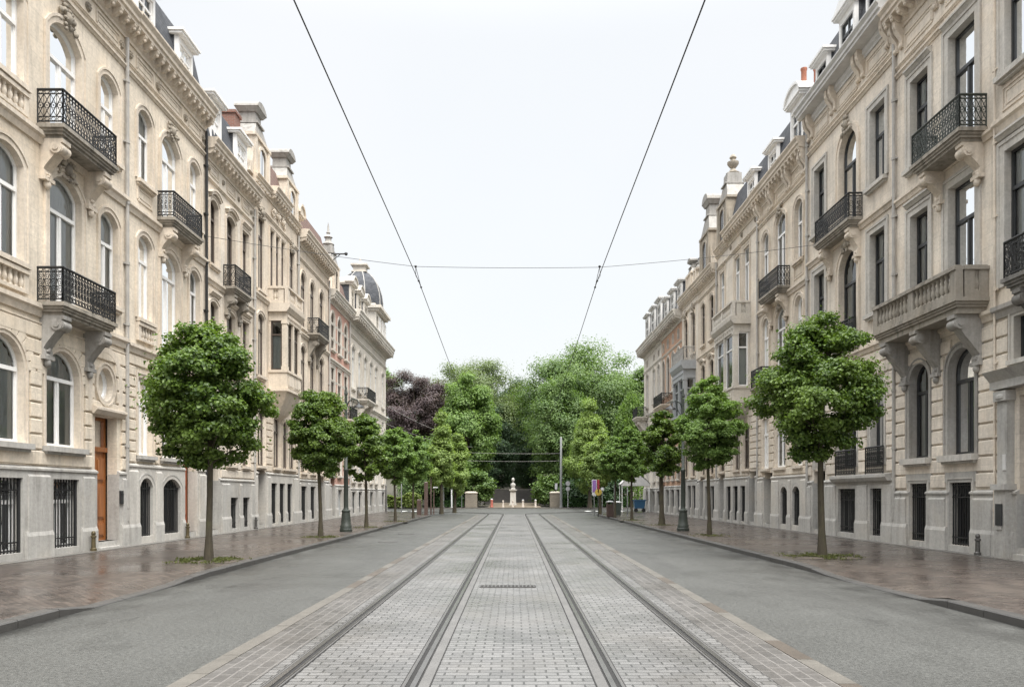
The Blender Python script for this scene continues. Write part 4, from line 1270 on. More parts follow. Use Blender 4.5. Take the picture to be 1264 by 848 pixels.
    H.plinth(2.2, 'blue_joint', gaps=()); H.rustic(2.5, 6.7, .40)
    H.cornice(17.3, .6, .75, m='white_old', br=None, big=(25.65, 27.8, 30.2, 32.5)); H.roof(18.05)
    H.dormer(27.0, 1.2, 18.1, 2.0, 'flat', frame='dark'); H.dormer(29.2, 1.35, 18.1, 1.95, 'ped', frame='dark'); H.dormer(31.6, 1.2, 18.1, 1.45, 'flat', frame='dark')
    H.pipe(32.8, .9, 17.2)
    H.finish(18.0)

    # R3
    H = House(1, 32.9, 39.6, 16.8, 'cream', 'cream house with round-headed white dormer and brick chimney with two clay pots')
    A, B, C = 33.95, 36.25, 38.4
    for uc, w in ((A, .95), (B, 1.35), (C, .95)):
        t = 14.75 if uc != B else 14.95
        H.win(uc, w, 12.05 if uc != B else 11.3, t, 'seg', .34, trans=t - 1.0, sur=(.17, .06), curt='side', sill=(.12, .16, .12) if uc != B else None, orn=uc == B)
        H.win(uc, w, 7.4, 10.5, 'seg', .34, trans=9.5, sur=(.17, .06), curt='side', orn=uc == B)
        H.win(uc, w, 3.0, 5.5, 'rect', trans=4.7, sur=(.14, .05), curt='side')
        if uc != B: H.panel(uc, w + .1, 11.35, 11.85)
    for uc in (34.15, 35.7): H.win(uc, .9, .35, 2.1, 'seg', .25, frame='dark', sur=(.14, .08), sur_m='blue', sill=None, curt='none', grille='bars')
    H.door(38.0, 1.1, .3, 2.8, 2.3, 'dark')
    H.balcony(35.0, 37.85, 11.25, .6, cons=(35.4, 37.45), pat='lattice', slab_m='balc', cons_m='trim', L=.5, H=.95, cw=.32)
    H.balcony(37.7, 39.4, 7.1, .5, cons=(37.95, 39.1), pat='rich', slab_m='balc', cons_m='trim', L=.4, H=.7, cw=.26)
    H.string(6.7, .28, .14); H.string(11.05, .28, .14); H.string(15.4, .14, .1); H.string(15.62, .09, .07)
    for uc in (A, B, C): H.panel(uc, 1.2, 15.75, 16.1)
    H.rosettes((33.2, 35.1, 37.4, 39.3), 15.92, .12)
    H.plinth(2.5, 'blue_pale'); H.rustic(2.62, 6.3, .38)
    H.cornice(16.2, .5, .85, big=(33.2, 35.1, 37.4, 39.3)); H.roof(17.05)
    H.dormer(34.4, 1.5, 17.1, 2.1, 'arch'); H.dormer(37.6, 1.3, 17.1, 1.5, 'flat'); H.chimney(37.6, -1.9, 17.5, 21.3, wu=.7, wn=1.2, pots=2)
    H.pipe(39.5, .9, 16.2)
    H.finish(17.0)

    # R4 : oriel, gable with urn
    H = House(1, 39.6, 47.6, 16.7, 'cream_pale', 'right house with a white-framed stone oriel bay and a gable topped by an urn')
    for uc, w in ((41.6, 1.05), (43.3, 1.05), (46.4, 1.0)):
        H.win(uc, w, 12.0, 15.1, 'rect', trans=14.2, sur=(.16, .06), curt='side', hood=(.1, .3, 'flat'))
        H.win(uc, w, 3.1, 5.6, 'seg', .3, frame='brown', trans=4.7, sur=(.14, .05), curt='none', vous=(.15, .4, .05))
    H.win(46.5, .95, 7.4, 10.4, 'seg', .25, frame='brown', trans=9.5, sur=(.16, .06), curt='none')
    for uc in (42.1, 43.5, 44.9): H.win(uc, .9, .25, 2.2, 'rect', frame='dark', sur=None, sill=None, curt='none', grille='bars')
    H.door(40.5, 1.05, .3, 2.95, 2.4, 'dark'); H.door(46.4, 1.0, .3, 2.95, 2.4, 'shutter_grey')
    H.oriel(41.0, 44.9, .88, 6.6, 7.5, 10.4, 11.2, 'trim_pale', frame='white', corbel=1.1)
    H.string(6.5, .24, .14, u0=39.61, u1=40.85); H.string(6.5, .24, .14, u0=45.1, u1=47.59); H.string(11.2, .24, .14, u0=45.1, u1=47.59); H.string(15.6, .14, .1)
    H.plinth(2.6, 'blue_joint'); H.rustic(2.72, 6.2, .36)
    H.rosettes((40.0, 42.4, 44.6), 16.0, .14)
    H.cornice(16.2, .5, .8, u1=45.0); H.cornice(16.2, .25, .5, u0=45.05)
    H.roof(17.0, u1=45.0)
    H.dormer(41.0, 1.3, 17.05, 1.6, 'flat')
    H.attic_gable(46.3, 2.2, 16.7, 21.6, 'trim_sooty', dp=1.2, top='urn', roof='slate')
    H.pipe(47.5, .9, 16.0)
    H.finish(16.75)

    # R5 : gable with pedestal + tile roof
    H = House(1, 47.6, 52.6, 15.9, 'cream_warm', 'narrow right house with a tall stone gable and brown tiled roof behind the second tree')
    for uc in (48.9, 51.1):
        H.win(uc, .95, 11.6, 14.4, 'seg', .25, frame='brown', trans=13.5, sur=(.16, .06), curt='none')
        H.win(uc, .95, 7.2, 10.3, 'seg', .25, frame='brown', trans=9.4, sur=(.16, .06), curt='none', hood=(.06, .25, 'seg', .2))
        H.win(uc, .95, 3.0, 5.5, 'rect', frame='brown', trans=4.7, sur=(.14, .05), curt='none')
    for uc in (48.6, 49.9): H.win(uc, .95, .25, 2.25, 'rect', frame='dark', sur=None, sill=None, curt='none')
    H.door(51.4, 1.0, .3, 2.8, 2.3, 'dark')
    H.string(6.6, .24, .14); H.string(11.0, .24, .14); H.string(14.9, .14, .1)
    H.plinth(2.6, 'blue_joint')
    H.cornice(15.3, .45, .75); H.roof(16.0, m='tiles', hgt=3.2, back=3.0)
    H.attic_gable(50.6, 2.4, 15.9, 21.4, 'trim_sooty', dp=1.3, roof='tiles')
    H.finish(16.0)

    # R5b : grey oriel with balcony
    H = House(1, 52.6, 57.6, 16.1, 'cream_pale', 'right house with a grey painted bow window carrying a small balcony')
    for uc in (53.9, 56.2):
        H.win(uc, 1.0, 11.6, 14.5, 'round', frame='brown', trans=13.5, sur=(.16, .06), curt='none', orn=True)
        H.win(uc, .95, 3.0, 5.5, 'rect', frame='brown', trans=4.7, sur=(.14, .05), curt='none')
    H.oriel(53.3, 56.9, .85, 6.6, 7.3, 9.8, 11.0, 'shutter_grey', frame='shutter_grey', bal=False, corbel=.9)
    H.railing(53.3, 56.9, 11.0, .85, .95, 'scroll', H.root, 'zinc')
    H.string(6.4, .2, .12, u0=52.61, u1=53.1); H.string(15.0, .14, .1)
    for uc in (53.6, 55.0): H.win(uc, 1.05, .25, 2.35, 'rect', frame='dark', sur=None, sill=None, curt='none')
    H.door(56.6, 1.05, .3, 2.8, 2.3, 'dark')
    H.plinth(2.7, 'blue_joint')
    H.cornice(15.4, .4, .75); H.roof(16.15, m='slate')
    H.attic_gable(55.2, 1.6, 16.1, 18.6, 'trim', dp=1.0, roof='slate', win=False)
    H.attic_gable(53.2, .8, 16.1, 18.2, 'trim', dp=.9, roof=None, win=False, top='spire')
    H.finish(16.1)

    # R6 : orange brick
    H = House(1, 57.6, 65.6, 15.6, 'orange_brick', 'orange brick house far on the right with tall narrow windows and an iron balcony', trim='trim_pale')
    for uc in (58.8, 60.8, 62.8, 64.7):
        H.win(uc, .95, 9.9, 12.9, 'round', frame='brown', trans=12.0, sur=(.14, .05), curt='none')
        H.win(uc, .5, 13.6, 14.3, 'round', frame='brown', mull=False, sur=(.08, .04), sill=None, curt='none')
        H.win(uc, .95, 6.0, 8.4, 'seg', .25, frame='brown', trans=7.7, sur=(.14, .05), curt='none')
        H.win(uc, .95, 2.9, 5.0, 'rect', frame='brown', trans=4.3, sur=(.14, .05), curt='none')
        if uc < 64: H.win(uc, 1.2, .25, 2.1, 'rect', frame='dark', sur=None, sill=None, curt='none')
    H.door(64.7, 1.0, .25, 2.5, 2.0, 'dark')
    H.string(5.4, .24, .14); H.string(9.2, .24, .14); H.string(13.3, .14, .08)
    H.balcony(61.2, 64.8, 8.9, .9, cons=(61.8, 64.2), pat='rich', slab_m='trim', L=.7, H=1.3, cw=.35)
    H.plinth(2.3, 'blue_joint')
    H.cornice(14.7, .7, .9, m='trim_pale', br=.6); H.roof(15.6)
    for uc in (59.0, 61.6, 64.2): H.dormer(uc, 1.4, 15.65, 2.2, 'flat', m='white_old')
    H.finish(15.6)

    # R7 : white corner
    H = House(1, 65.6, 74.5, 15.6, 'white_stone', 'pale corner house at the far right end with slate mansard dormers, beside the park', trim='trim_pale')
    for uc in (66.9, 69.1, 72.6):
        H.win(uc, 1.0, 9.9, 13.0, 'seg', .25, frame='white_old', trans=12.1, sur=(.16, .06), curt='none')
        H.win(uc, 1.0, 5.9, 8.4, 'rect', frame='white_old', trans=7.7, sur=(.16, .06), curt='none')
        H.win(uc, 1.0, 2.9, 5.0, 'rect', frame='white_old', trans=4.3, sur=(.14, .05), curt='none')
        H.win(uc, 1.2, .25, 2.0, 'rect', frame='dark', sur=None, sill=None, curt='none')
        H.win(uc, .5, 13.7, 14.2, 'rect', frame='brown', mull=False, sur=(.06, .03), sill=None, curt='none')
    H.string(5.4, .24, .16); H.string(9.2, .24, .16); H.string(13.4, .16, .1)
    H.balcony(72.2, 74.9, 9.0, 1.1, cons=(72.8, 74.2), pat='scroll', slab_m='trim_pale', L=.9, H=1.5, cw=.35)
    H.plinth(2.2, 'blue_joint')
    H.cornice(14.6, .8, 1.0, m='trim_pale', br=.6); H.roof(15.6)
    for uc, st in ((67.2, 'flat'), (70.2, 'flat'), (73.2, 'flat')): H.dormer(uc, 1.8, 15.65, 2.9, st, m='white_old')
    H.finish(15.6)
# ------------------------------------------------------------------ ground
def sheet(name, pts, m, z, label=None, cat=None, kind='structure'):
    mb = MB(); tri = tessellate_polygon([[Vector((p[0], p[1], 0)) for p in pts]])
    mb.add([(p[0], p[1], z) for p in pts], tri)
    return tag(mb.build(name, M[m]), label, cat, kind=kind)

def bez(p0, p1, p2, p3, k=14):
    out = []
    for i in range(k + 1):
        t = i / k; a = (1 - t) ** 3; b = 3 * t * (1 - t) ** 2; c = 3 * t * t * (1 - t); d = t ** 3
        out.append((a * p0[0] + b * p1[0] + c * p2[0] + d * p3[0], a * p0[1] + b * p1[1] + c * p2[1] + d * p3[1]))
    return out

KL = [(-6.45, y) for y in (-12, 10, 30, 48, 57)] + bez((-6.45, 58), (-6.5, 64), (-8, 68), (-14, 74.5))[1:] + [(-24, 78.5), (-60, 81)]
KR = [(6.65, y) for y in (-12, 10, 30, 50, 60)] + bez((6.65, 61), (6.7, 67), (8, 70), (14, 76))[1:] + [(24, 79.5), (60, 82)]

def resample(path, step):
    out = [path[0]]; acc = 0
    for a, b in zip(path[:-1], path[1:]):
        L = math.hypot(b[0] - a[0], b[1] - a[1]); n = max(1, int(L / step))
        for i in range(1, n + 1): out.append((a[0] + (b[0] - a[0]) * i / n, a[1] + (b[1] - a[1]) * i / n))
    return out

def kerb_h(y, side):
    """kerb is dropped at two crossings near the camera"""
    lo, hi = (10.9, 16.2) if side < 0 else (12.0, 18.0)
    def sm(t): t = max(0, min(1, t)); return t * t * (3 - 2 * t)
    d = sm((y - lo) / .9) * sm((hi - y) / 2.2)
    return PAVE * (1 - .80 * d)

def ground():
    mb = MB(); n = 40; S = 900
    mb.add([(-S, -S, -.05), (S, -S, -.05), (S, S, -.05), (-S, S, -.05)], [(0, 1, 2, 3)])
    tag(mb.build('ground', M['earth']), kind='structure')
    sheet('road', [(-7.2, -12), (7.4, -12), (7.4, 62), (9, 70), (16, 75), (26, 78), (70, 80), (70, 92.2), (-70, 92.2), (-70, 79), (-26, 77), (-16, 73), (-9, 68), (-7.2, 60)], 'asphalt', 0)
    # pavements: strips from the kerb line to beyond the facades, sloping with the dropped kerb
    for side, K, a in ((-1, KL, A_L), (1, KR, A_R)):
        pts = resample(K, .35)
        mb = MB(); vs = []; kk = len(pts)
        rows = 5
        for i, (x, y) in enumerate(pts):
            hk = kerb_h(y, side)
            kx = x + side * .19
            far = (side * (a + 1.0), y) if y < 62 else (side * (a + 1.0 + (y - 62) * 2.0), min(y, 76) - max(0, (y - 62)) * .1)
            for r in range(rows):
                t = r / (rows - 1)
                t2 = t ** 1.6
                z = hk + (PAVE - hk) * min(1, t2 * 6)
                vs.append((kx + (far[0] - kx) * t2, y + (far[1] - y) * t2, z - .002))
        fs = []
        for i in range(kk - 1):
            for r in range(rows - 1):
                fs.append((i * rows + r, i * rows + r + 1, (i + 1) * rows + r + 1, (i + 1) * rows + r))
        mb.add(vs, fs)
        tag(mb.build('pavement', M['pavers'], smooth=60), kind='structure')
        # kerb stones
        mb = MB(); kp = resample(K, .9); rr = random.Random(3 + side)
        for p, q in zip(kp[:-1], kp[1:]):
            d = (q[0] - p[0], q[1] - p[1]); L = math.hypot(*d); nx, ny = -d[1] / L, d[0] / L
            if (nx * side) < 0 or (abs(nx) < .3 and ny > 0 and False): nx, ny = -nx, -ny
            if p[1] > 60 and ny > 0 and abs(nx) < .2: pass
            g = .006; ux, uy = d[0] / L, d[1] / L
            j = rr.uniform(-.004, .004)
            P = (p[0] + ux * g, p[1] + uy * g); Q = (q[0] - ux * g, q[1] - uy * g)
            h0, h1 = kerb_h(p[1], side) + j, kerb_h(q[1], side) + j
            w = .2; c = .018
            vs = []
            for (X, h) in ((P, h0), (Q, h1)):
                vs += [(X[0], X[1], -.03), (X[0], X[1], h - c), (X[0] + nx * c, X[1] + ny * c, h), (X[0] + nx * w, X[1] + ny * w, h + .002), (X[0] + nx * w, X[1] + ny * w, -.03)]
            mb.add(vs, [(0, 1, 6, 5), (1, 2, 7, 6), (2, 3, 8, 7), (3, 4, 9, 8), (0, 4, 3, 2, 1), (5, 6, 7, 8, 9)])
        tag(mb.build('kerb', M['kerb']), kind='structure')
        # strip of stone slabs at the foot of the facades
        mb = MB(); y = 12.0; rr = random.Random(9)
        while y < (73 if side < 0 else 74):
            L = rr.uniform(.8, 1.3)
            mb.box(min(side * (a - .42), side * (a + .2)), max(side * (a - .42), side * (a + .2)), y + .006, y + L - .006, .05, PAVE + .012)
            y += L
        tag(mb.build('facade_footing', M['footing']), kind='structure')
    # tram bed
    sheet('tram_bed', [(-2.96, -12), (2.96, -12), (2.96, 66), (-2.96, 66)], 'setts', .004)
    for side in (-1, 1):
        x0, x1 = sorted((side * 2.42, side * 2.96))
        sheet('tram_bed_margin', [(x0, -12), (x1, -12), (x1, 63), (x0, 63)], 'setts_side', .008)
        mb = MB(); mb2 = MB(); y = -12.0; rr = random.Random(21 + side)
        mats = ['edge', 'edge', 'edge', 'edge_brown']
        mb = MB()
        while y < 64:
            L = rr.uniform(.8, 1.25); mb.cur = 1 if rr.random() < .3 else 0
            x0, x1 = sorted((side * 2.965, side * 3.15))
            j = rr.uniform(0, .003)
            mb.box(x0, x1, y + .004, y + L - .004, -.02, .010 + j); y += L
        tag(mb.build('edging_stones', [M['edge'], M['edge_brown']]), kind='structure')
    # rails
    def arc(x, sgn, y0, r, xe):
        pts = [(x, -12.0), (x, 20.0), (x, 45.0), (x, y0)]
        for i in range(1, 13):
            t = math.pi / 2 * i / 12
            pts.append((x + sgn * r * (1 - math.cos(t)), y0 + r * math.sin(t)))
        pts.append((sgn * xe, y0 + r + 1.2))
        return pts
    specs = [(-2.22, -1, 66.0, 6.5, 'steel tram rail furthest left, beside the left asphalt lane'),
             (-0.92, -1, 65.5, 9.0, 'steel tram rail just left of the middle strip of setts'),
             (0.90, 1, 65.5, 9.0, 'steel tram rail just right of the middle strip of setts'),
             (2.15, 1, 66.0, 6.5, 'steel tram rail furthest right, beside the right asphalt lane')]
    for x, sgn, y0, r, lab in specs:
        pts = resample(arc(x, sgn, y0, r, 45), 1.2)
        root = None
        inner = -1 if x > 0 else 1   # side of the groove is towards the track centre
        cx = -1.57 if x < 0 else 1.525
        gd = 1 if cx > x else -1
        def strip(o0, o1, z0, z1, mb):
            vs = []; k = len(pts)
            for i, p in enumerate(pts):
                a = pts[max(0, i - 1)]; b = pts[min(k - 1, i + 1)]
                d = (b[0] - a[0], b[1] - a[1]); L = math.hypot(*d); nx, ny = d[1] / L, -d[0] / L
                if z0 is None: vs += [(p[0] + nx * o0, p[1] + ny * o0, z1), (p[0] + nx * o1, p[1] + ny * o1, z1)]
                else: vs += [(p[0] + nx * o0, p[1] + ny * o0, z0), (p[0] + nx * o0, p[1] + ny * o0, z1), (p[0] + nx * o1, p[1] + ny * o1, z1), (p[0] + nx * o1, p[1] + ny * o1, z0)]
            if z0 is None: mb.add(vs, [(2 * i, 2 * i + 1, 2 * i + 3, 2 * i + 2) for i in range(k - 1)])
            else:
                fs = []
                for i in range(k - 1):
                    for q in range(3): fs.append((4 * i + q, 4 * i + q + 1, 4 * i + q + 5, 4 * i + q + 4))
                mb.add(vs, fs)
        h = MB(); strip(*sorted((-gd * .03, gd * .02)), .0, .022, h)
        head = tag(h.build('tram_rail', M['steel'], smooth=30), lab, 'tram rail', 'tram rails set in the paving')
        lip = MB(); strip(*sorted((gd * .066, gd * .08)), .0, .020, lip); lip.build('rail_lip', M['steel'], head)
        g = MB(); strip(*sorted((gd * .02, gd * .066)), None, .0125, g); strip(*sorted((-gd * .03, -gd * .048)), None, .0125, g); g.build('rail_groove', M['groove'], head)
        for sg in (-1, 1):
            e0 = .048 if sg != gd else .082
            centre = abs(x) < 1.5 and sg != gd
            wd = .10 if centre else .02
            s = MB(); strip(*sorted((sg * e0, sg * (e0 + wd))), None, .0115, s); s.build('concrete_margin', M['slab' if centre else 'rail_filler'], head)
            t = MB(); strip(*sorted((sg * (e0 + wd), sg * (e0 + wd + .012))), None, .0095, t); t.build('joint', M['groove'], head)
    # drain in the middle strip
    Y = 14.5; root = empty('drain_grate', (-.12, Y, .006), 'dark iron drain grate set across the middle of the tram bed', 'drain')
    mb = MB(); mb.box(-.52, .52, -.15, .15, -.01, .006); mb.build('pit', M['groove'], root)
    mb = MB()
    mb.box(-.52, .52, -.16, -.13, 0, .012); mb.box(-.52, .52, .13, .16, 0, .012); 
    for i in range(15): mb.box(-.52 + .072 * i - .014, -.52 + .072 * i + .014, -.13, .13, .003, .012)
    mb.box(-.52, .52, -.012, .012, .004, .0115); mb.build('grating', M['cast'], root)
    for (x, y, lab) in ((-4.7, 33.5, 'round iron manhole cover further away in the left asphalt lane'), (-4.6, 28.0, 'round iron manhole cover nearer in the left asphalt lane')):
        mb = MB(); mb.lathe([(.36, 0), (.36, .008), (.33, .010), (.32, .007), (.30, .010), (.01, .010)], (0, 0, 0), 24)
        tag(mb.build('manhole_cover', M['cast'], loc=(x, y, .001)), lab, 'manhole cover', 'manhole covers in the left lane')
    # far side of the cross street
    sheet('far_pavement', [(-70, 92), (70, 92), (70, 95), (-70, 95)], 'slab', .10)
    mb = MB()
    for i in range(140): mb.box(-70 + i + .006, -70 + i + .994, 91.8, 92.0, -.02, .12)
    tag(mb.build('far_kerb', M['edge']), kind='structure')
    # park terrain rising behind
    mb = MB(); nx, ny = 30, 16; vs = []; fs = []
    for j in range(ny + 1):
        for i in range(nx + 1):
            x = -150 + 300 * i / nx; y = 95 + 130 * j / ny
            z = .12 + 7.0 * max(0, (y - 98) / 100) ** 1.2
            vs.append((x, y, z))
    for j in range(ny):
        for i in range(nx):
            a = j * (nx + 1) + i; fs.append((a, a + 1, a + nx + 2, a + nx + 1))
    mb.add(vs, fs); tag(mb.build('park_ground', M['dark_floor'], smooth=60), kind='structure')
    mb = MB(); mb.add([(-3.2, 92.5, .13), (3.2, 92.5, .13), (3.2, 104, .6), (-3.2, 104, .6)], [(0, 1, 2, 3)])
    tag(mb.build('park_path', M['sand']), kind='structure')
    # road markings at the junction
    mb = MB()
    for x in (7.2, 8.3, 9.4, 10.5): mb.box(x, x + .55, 77.0, 79.4, .002, .006)
    for x in (-11.5, -10.4): mb.box(x, x + .55, 77.0, 79.0, .002, .006)
    tag(mb.build('road_marking', M['paint']), kind='structure')

# ------------------------------------------------------------------ trees
def leaf_mesh(name, C, Nn, S, rng, m, fold=.18, slim=.5, parent=None, loc=None, simple=False):
    k = len(C)
    Nn = Nn / np.linalg.norm(Nn, axis=1, keepdims=True)
    r = rng.normal(size=(k, 3)); T = r - Nn * (r * Nn).sum(1, keepdims=True); T /= np.linalg.norm(T, axis=1, keepdims=True)
    B = np.cross(Nn, T)
    prof = [(0, -.5, 0), (-slim * .95, .05, fold), (0, .55, -.04), (slim * .95, .05, fold)] if simple else [(0, -.5, 0), (-slim * .9, -.15, fold), (-slim * .62, .22, fold * .7), (0, .55, -.04), (slim * .62, .22, fold * .7), (slim * .9, -.15, fold)]
    nv = len(prof)
    V = np.empty((k, nv, 3))
    for i, (a, b, c) in enumerate(prof):
        V[:, i] = C + S[:, None] * (a * B + b * T + c * Nn)
    base = np.arange(k)[:, None] * nv
    F = (base + np.array([0, 1, 2, 3])) if simple else np.concatenate([base + np.array([0, 1, 2, 3]), base + np.array([0, 3, 4, 5])], axis=1).reshape(-1, 4)
    me = bpy.data.meshes.new(name)
    me.vertices.add(k * nv); me.vertices.foreach_set('co', V.reshape(-1))
    nf = len(F); me.loops.add(nf * 4); me.loops.foreach_set('vertex_index', F.reshape(-1).astype(np.int32))
    me.polygons.add(nf); me.polygons.foreach_set('loop_start', (np.arange(nf) * 4).astype(np.int32)); me.polygons.foreach_set('loop_total', np.full(nf, 4, np.int32))
    me.update(calc_edges=True); me.validate()
    me.materials.append(M[m])
    o = bpy.data.objects.new(name, me)
    if loc: o.location = loc
    return link(o, parent)

def crown(rng, cz, rx, rz, nclump, per, leaf, m, parent, shape='egg', spread=.2, up=.55, sizevar=.3, flat=.75, wob=.13, name='crown', simple=False, shoot=(.12, .8), jit=.48):
    cl = []
    tries = 0; ph0 = rng.random() * 6
    while len(cl) < nclump and tries < nclump * 60:
        tries += 1
        d = rng.normal(size=3); d /= np.linalg.norm(d)
        q = (.30 + .70 * rng.random() ** .45)
        z = d[2] * q
        if shape == 'egg': s = 1.0 - .30 * max(0, z) - .05 * max(0, -z)
        elif shape == 'maple': s = 1.05 - .42 * max(0, z) - .25 * max(0, -z - .35)
        elif shape == 'cone': s = .98 - .62 * (z + .45) if z > -.45 else 1.0
        elif shape == 'dome': s = 1.0; z = z if z > -.55 else -.55 + .2 * rng.random()
        else: s = 1.0
        p = np.array([d[0] * q * s, d[1] * q * s, z])
        wv = 1 + wob * math.sin(3.1 * d[0] + 4.3 * d[1] + 4.2 * d[2] + ph0 + rng.random() * .8)
        p[:2] *= wv; p[2] *= 1 + .5 * (wv - 1)
        if any(np.linalg.norm(p - c) < spread * .62 for c in cl): 
            if rng.random() < .8: continue
        cl.append(p)
    cl = np.array(cl)
    rc = spread * (.75 + .6 * rng.random(len(cl)))
    cl_w = cl * np.array([rx, rx, rz]) + np.array([0, 0, cz])
    Cs = []; Ns = []
    for c, r_ in zip(cl_w, rc):
        R_ = r_ * rx * 1.15
        d = rng.normal(size=(per, 3)); d /= np.linalg.norm(d, axis=1, keepdims=True)
        d[:, 2] = d[:, 2] * .9 + .12
        q = (.25 + .95 * rng.random(per) ** .75)[:, None]
        # shoots give a ragged rim
        far = rng.random(per) < shoot[0]
        q[far] *= 1 + shoot[1] * rng.random((int(far.sum()), 1))
        off = d * q * R_; off[:, 2] *= flat; off += rng.normal(size=off.shape) * R_ * .10
        Cs.append(c + off)
        outd = c - np.array([0, 0, cz - rz * .3]); outd = outd / (np.linalg.norm(outd) + 1e-6)
        n = (.97 - jit) * d + .35 * outd + np.array([0, 0, up]) + rng.normal(size=(per, 3)) * jit
        Ns.append(n)
    C = np.concatenate(Cs); Nn = np.concatenate(Ns)
    S = leaf * (1 - sizevar + 2 * sizevar * rng.random(len(C)))
    leaf_mesh(name, C, Nn, S, rng, m, parent=parent, simple=simple)
    return cl_w

def trunk_mesh(rng, h0, h1, r, limbs, m, parent, lean=.055, k=9):
    mb = MB(); pts = []; rs = []
    n = 8
    ph = rng.random() * 6
    for i in range(n + 1):
        t = i / n; z = h1 * t
        pts.append((lean * math.sin(ph + t * 4) * t * 2, lean * math.cos(ph + t * 3) * t * 2, z))
        rs.append(r * (1.0 + (.45 if i == 0 else 0) - .55 * t))
    mb.tube(pts, rs, k)
    for c in limbs:
        t = min(.92, max(h0 / h1, (c[2] - .45 * np.linalg.norm(c[:2])) / h1))
        i = t * n; i0 = int(i); f = i - i0
        a = Vector(pts[i0]).lerp(Vector(pts[min(n, i0 + 1)]), f)
        c = Vector(c); mid = a.lerp(c, .5) + Vector((rng.normal() * .05, rng.normal() * .05, (c - a).length * .08))
        rr = r * .40 * (1.1 - .6 * t)
        mb.tube([a, a.lerp(mid, .6), mid, mid.lerp(c, .6), c], [rr, rr * .85, rr * .65, rr * .4, rr * .15], 5)
    return mb.build('trunk', M[m], parent, smooth=50)

def street_tree_build(seed, root, H, base, W, r, m='leaf', nclump=62, per=210, leaf=.145):
    rng = np.random.default_rng(seed)
    cz = (H + base) / 2; rz = (H - base) / 2 * .92
    cl = crown(rng, cz, W / 2 * .80, rz * 1.06, nclump, per, leaf, m, root, 'maple', spread=.15, flat=.62, up=.40, wob=.15)
    limbs = cl[rng.permutation(len(cl))[:20]]
    trunk_mesh(rng, base + .1, cz + rz * .55, r * .82, limbs, 'bark', root)

GT = 'young street trees along the kerbs'
def street_trees():
    F = .82
    T = [(-7.47, 18.8, 6.05, 2.35, 3.45, .105, 'young maple nearest on the left pavement, standing in a weedy pit', 1, 'leaf'),
         (-7.28, 28.9, 5.75, 2.35, 2.75, .10, 'second young maple on the left pavement, just before the left street lamp', 2, 'leaf'),
         (-7.18, 37.3, 5.65, 2.35, 2.8, .10, 'third young maple on the left pavement, first one past the left street lamp', 3, 'leaf'),
         (-7.04, 45.5, 5.75, 2.45, 2.9, .095, 'fourth young maple on the left pavement, slim trunk in open paving', 4, 'leaf_bright'),
         (-6.9, 52.5, 6.0, 2.5, 3.0, .09, 'fifth and furthest maple on the left pavement, beside the brown bins', 5, 'leaf_bright'),
         (8.0, 20.0, 6.35, 2.6, 3.6, .115, 'young maple nearest on the right pavement, grass growing in its pit', 6, 'leaf'),
         (7.6, 30.0, 6.2, 2.65, 2.95, .10, 'second young maple on the right pavement, just before the right street lamp', 7, 'leaf_bright'),
         (7.7, 40.2, 6.05, 2.5, 2.75, .17, 'third maple on the right pavement, thick trunk just past the right street lamp', 8, 'leaf'),
         (7.27, 47.6, 5.9, 2.5, 2.7, .10, 'fourth young maple on the right pavement, reddish slim trunk', 9, 'leaf_bright'),
         (6.95, 53.2, 5.7, 2.5, 2.8, .09, 'fifth and furthest young maple on the right pavement, in front of the litter bins', 10, 'leaf_bright')]
    for x, y, H, base, W, r, lab, seed, m in T:
        root = empty('street_tree', (x, y, PAVE), lab, 'tree', GT)
        near = y < 32
        street_tree_build(seed, root, H - PAVE, base - PAVE, W, r, m, 175 if near else 130, 280 if near else 150, .075 if near else .11)
        root.rotation_euler.z = seed * 1.3
    # weedy pits
    rng = np.random.default_rng(5)
    Cs = []; Ns = []; S = []
    for (x, y, *_r) in T:
        if y > 48: continue
        k = 1500 if y < 22 else 500 if y < 35 else 250
        rad = .95 if y < 22 else .7
        u = rng.normal(size=(k, 2)) * np.array([rad * .42, rad * .42])
        u = np.clip(u, -rad, rad)
        patch = np.sin(u[:, 0] * 7 + x) + np.sin(u[:, 1] * 6 + y) + .6 * np.sin(u[:, 0] * 17 + u[:, 1] * 13) > -.1
        u = u[patch]
        Cs.append(np.column_stack([x + u[:, 0], y + u[:, 1], PAVE + .015 + .03 * rng.random(len(u))]))
        n = rng.normal(size=(len(u), 3)); n[:, 2] *= .45; Ns.append(n); S.append(.04 + .07 * rng.random(len(u)))
    tag(leaf_mesh('grass', np.concatenate(Cs), np.concatenate(Ns), np.concatenate(S), rng, 'grass', slim=.16), 'tufts of grass and weeds round the feet of the street trees', 'grass', kind='stuff')
    for (x, y, *_r) in T:
        if y > 48: continue
        a = .75
        mb = MB(); mb.add([(x - a, y - a, PAVE + .003), (x + a, y - a, PAVE + .003), (x + a, y + a, PAVE + .003), (x - a, y + a, PAVE + .003)], [(0, 1, 2, 3)])
        tag(mb.build('tree_pit_soil', M['earth']), kind='structure')

def gz(y):  # park terrain height
    return .12 + 7.0 * max(0, (y - 98) / 100) ** 1.2

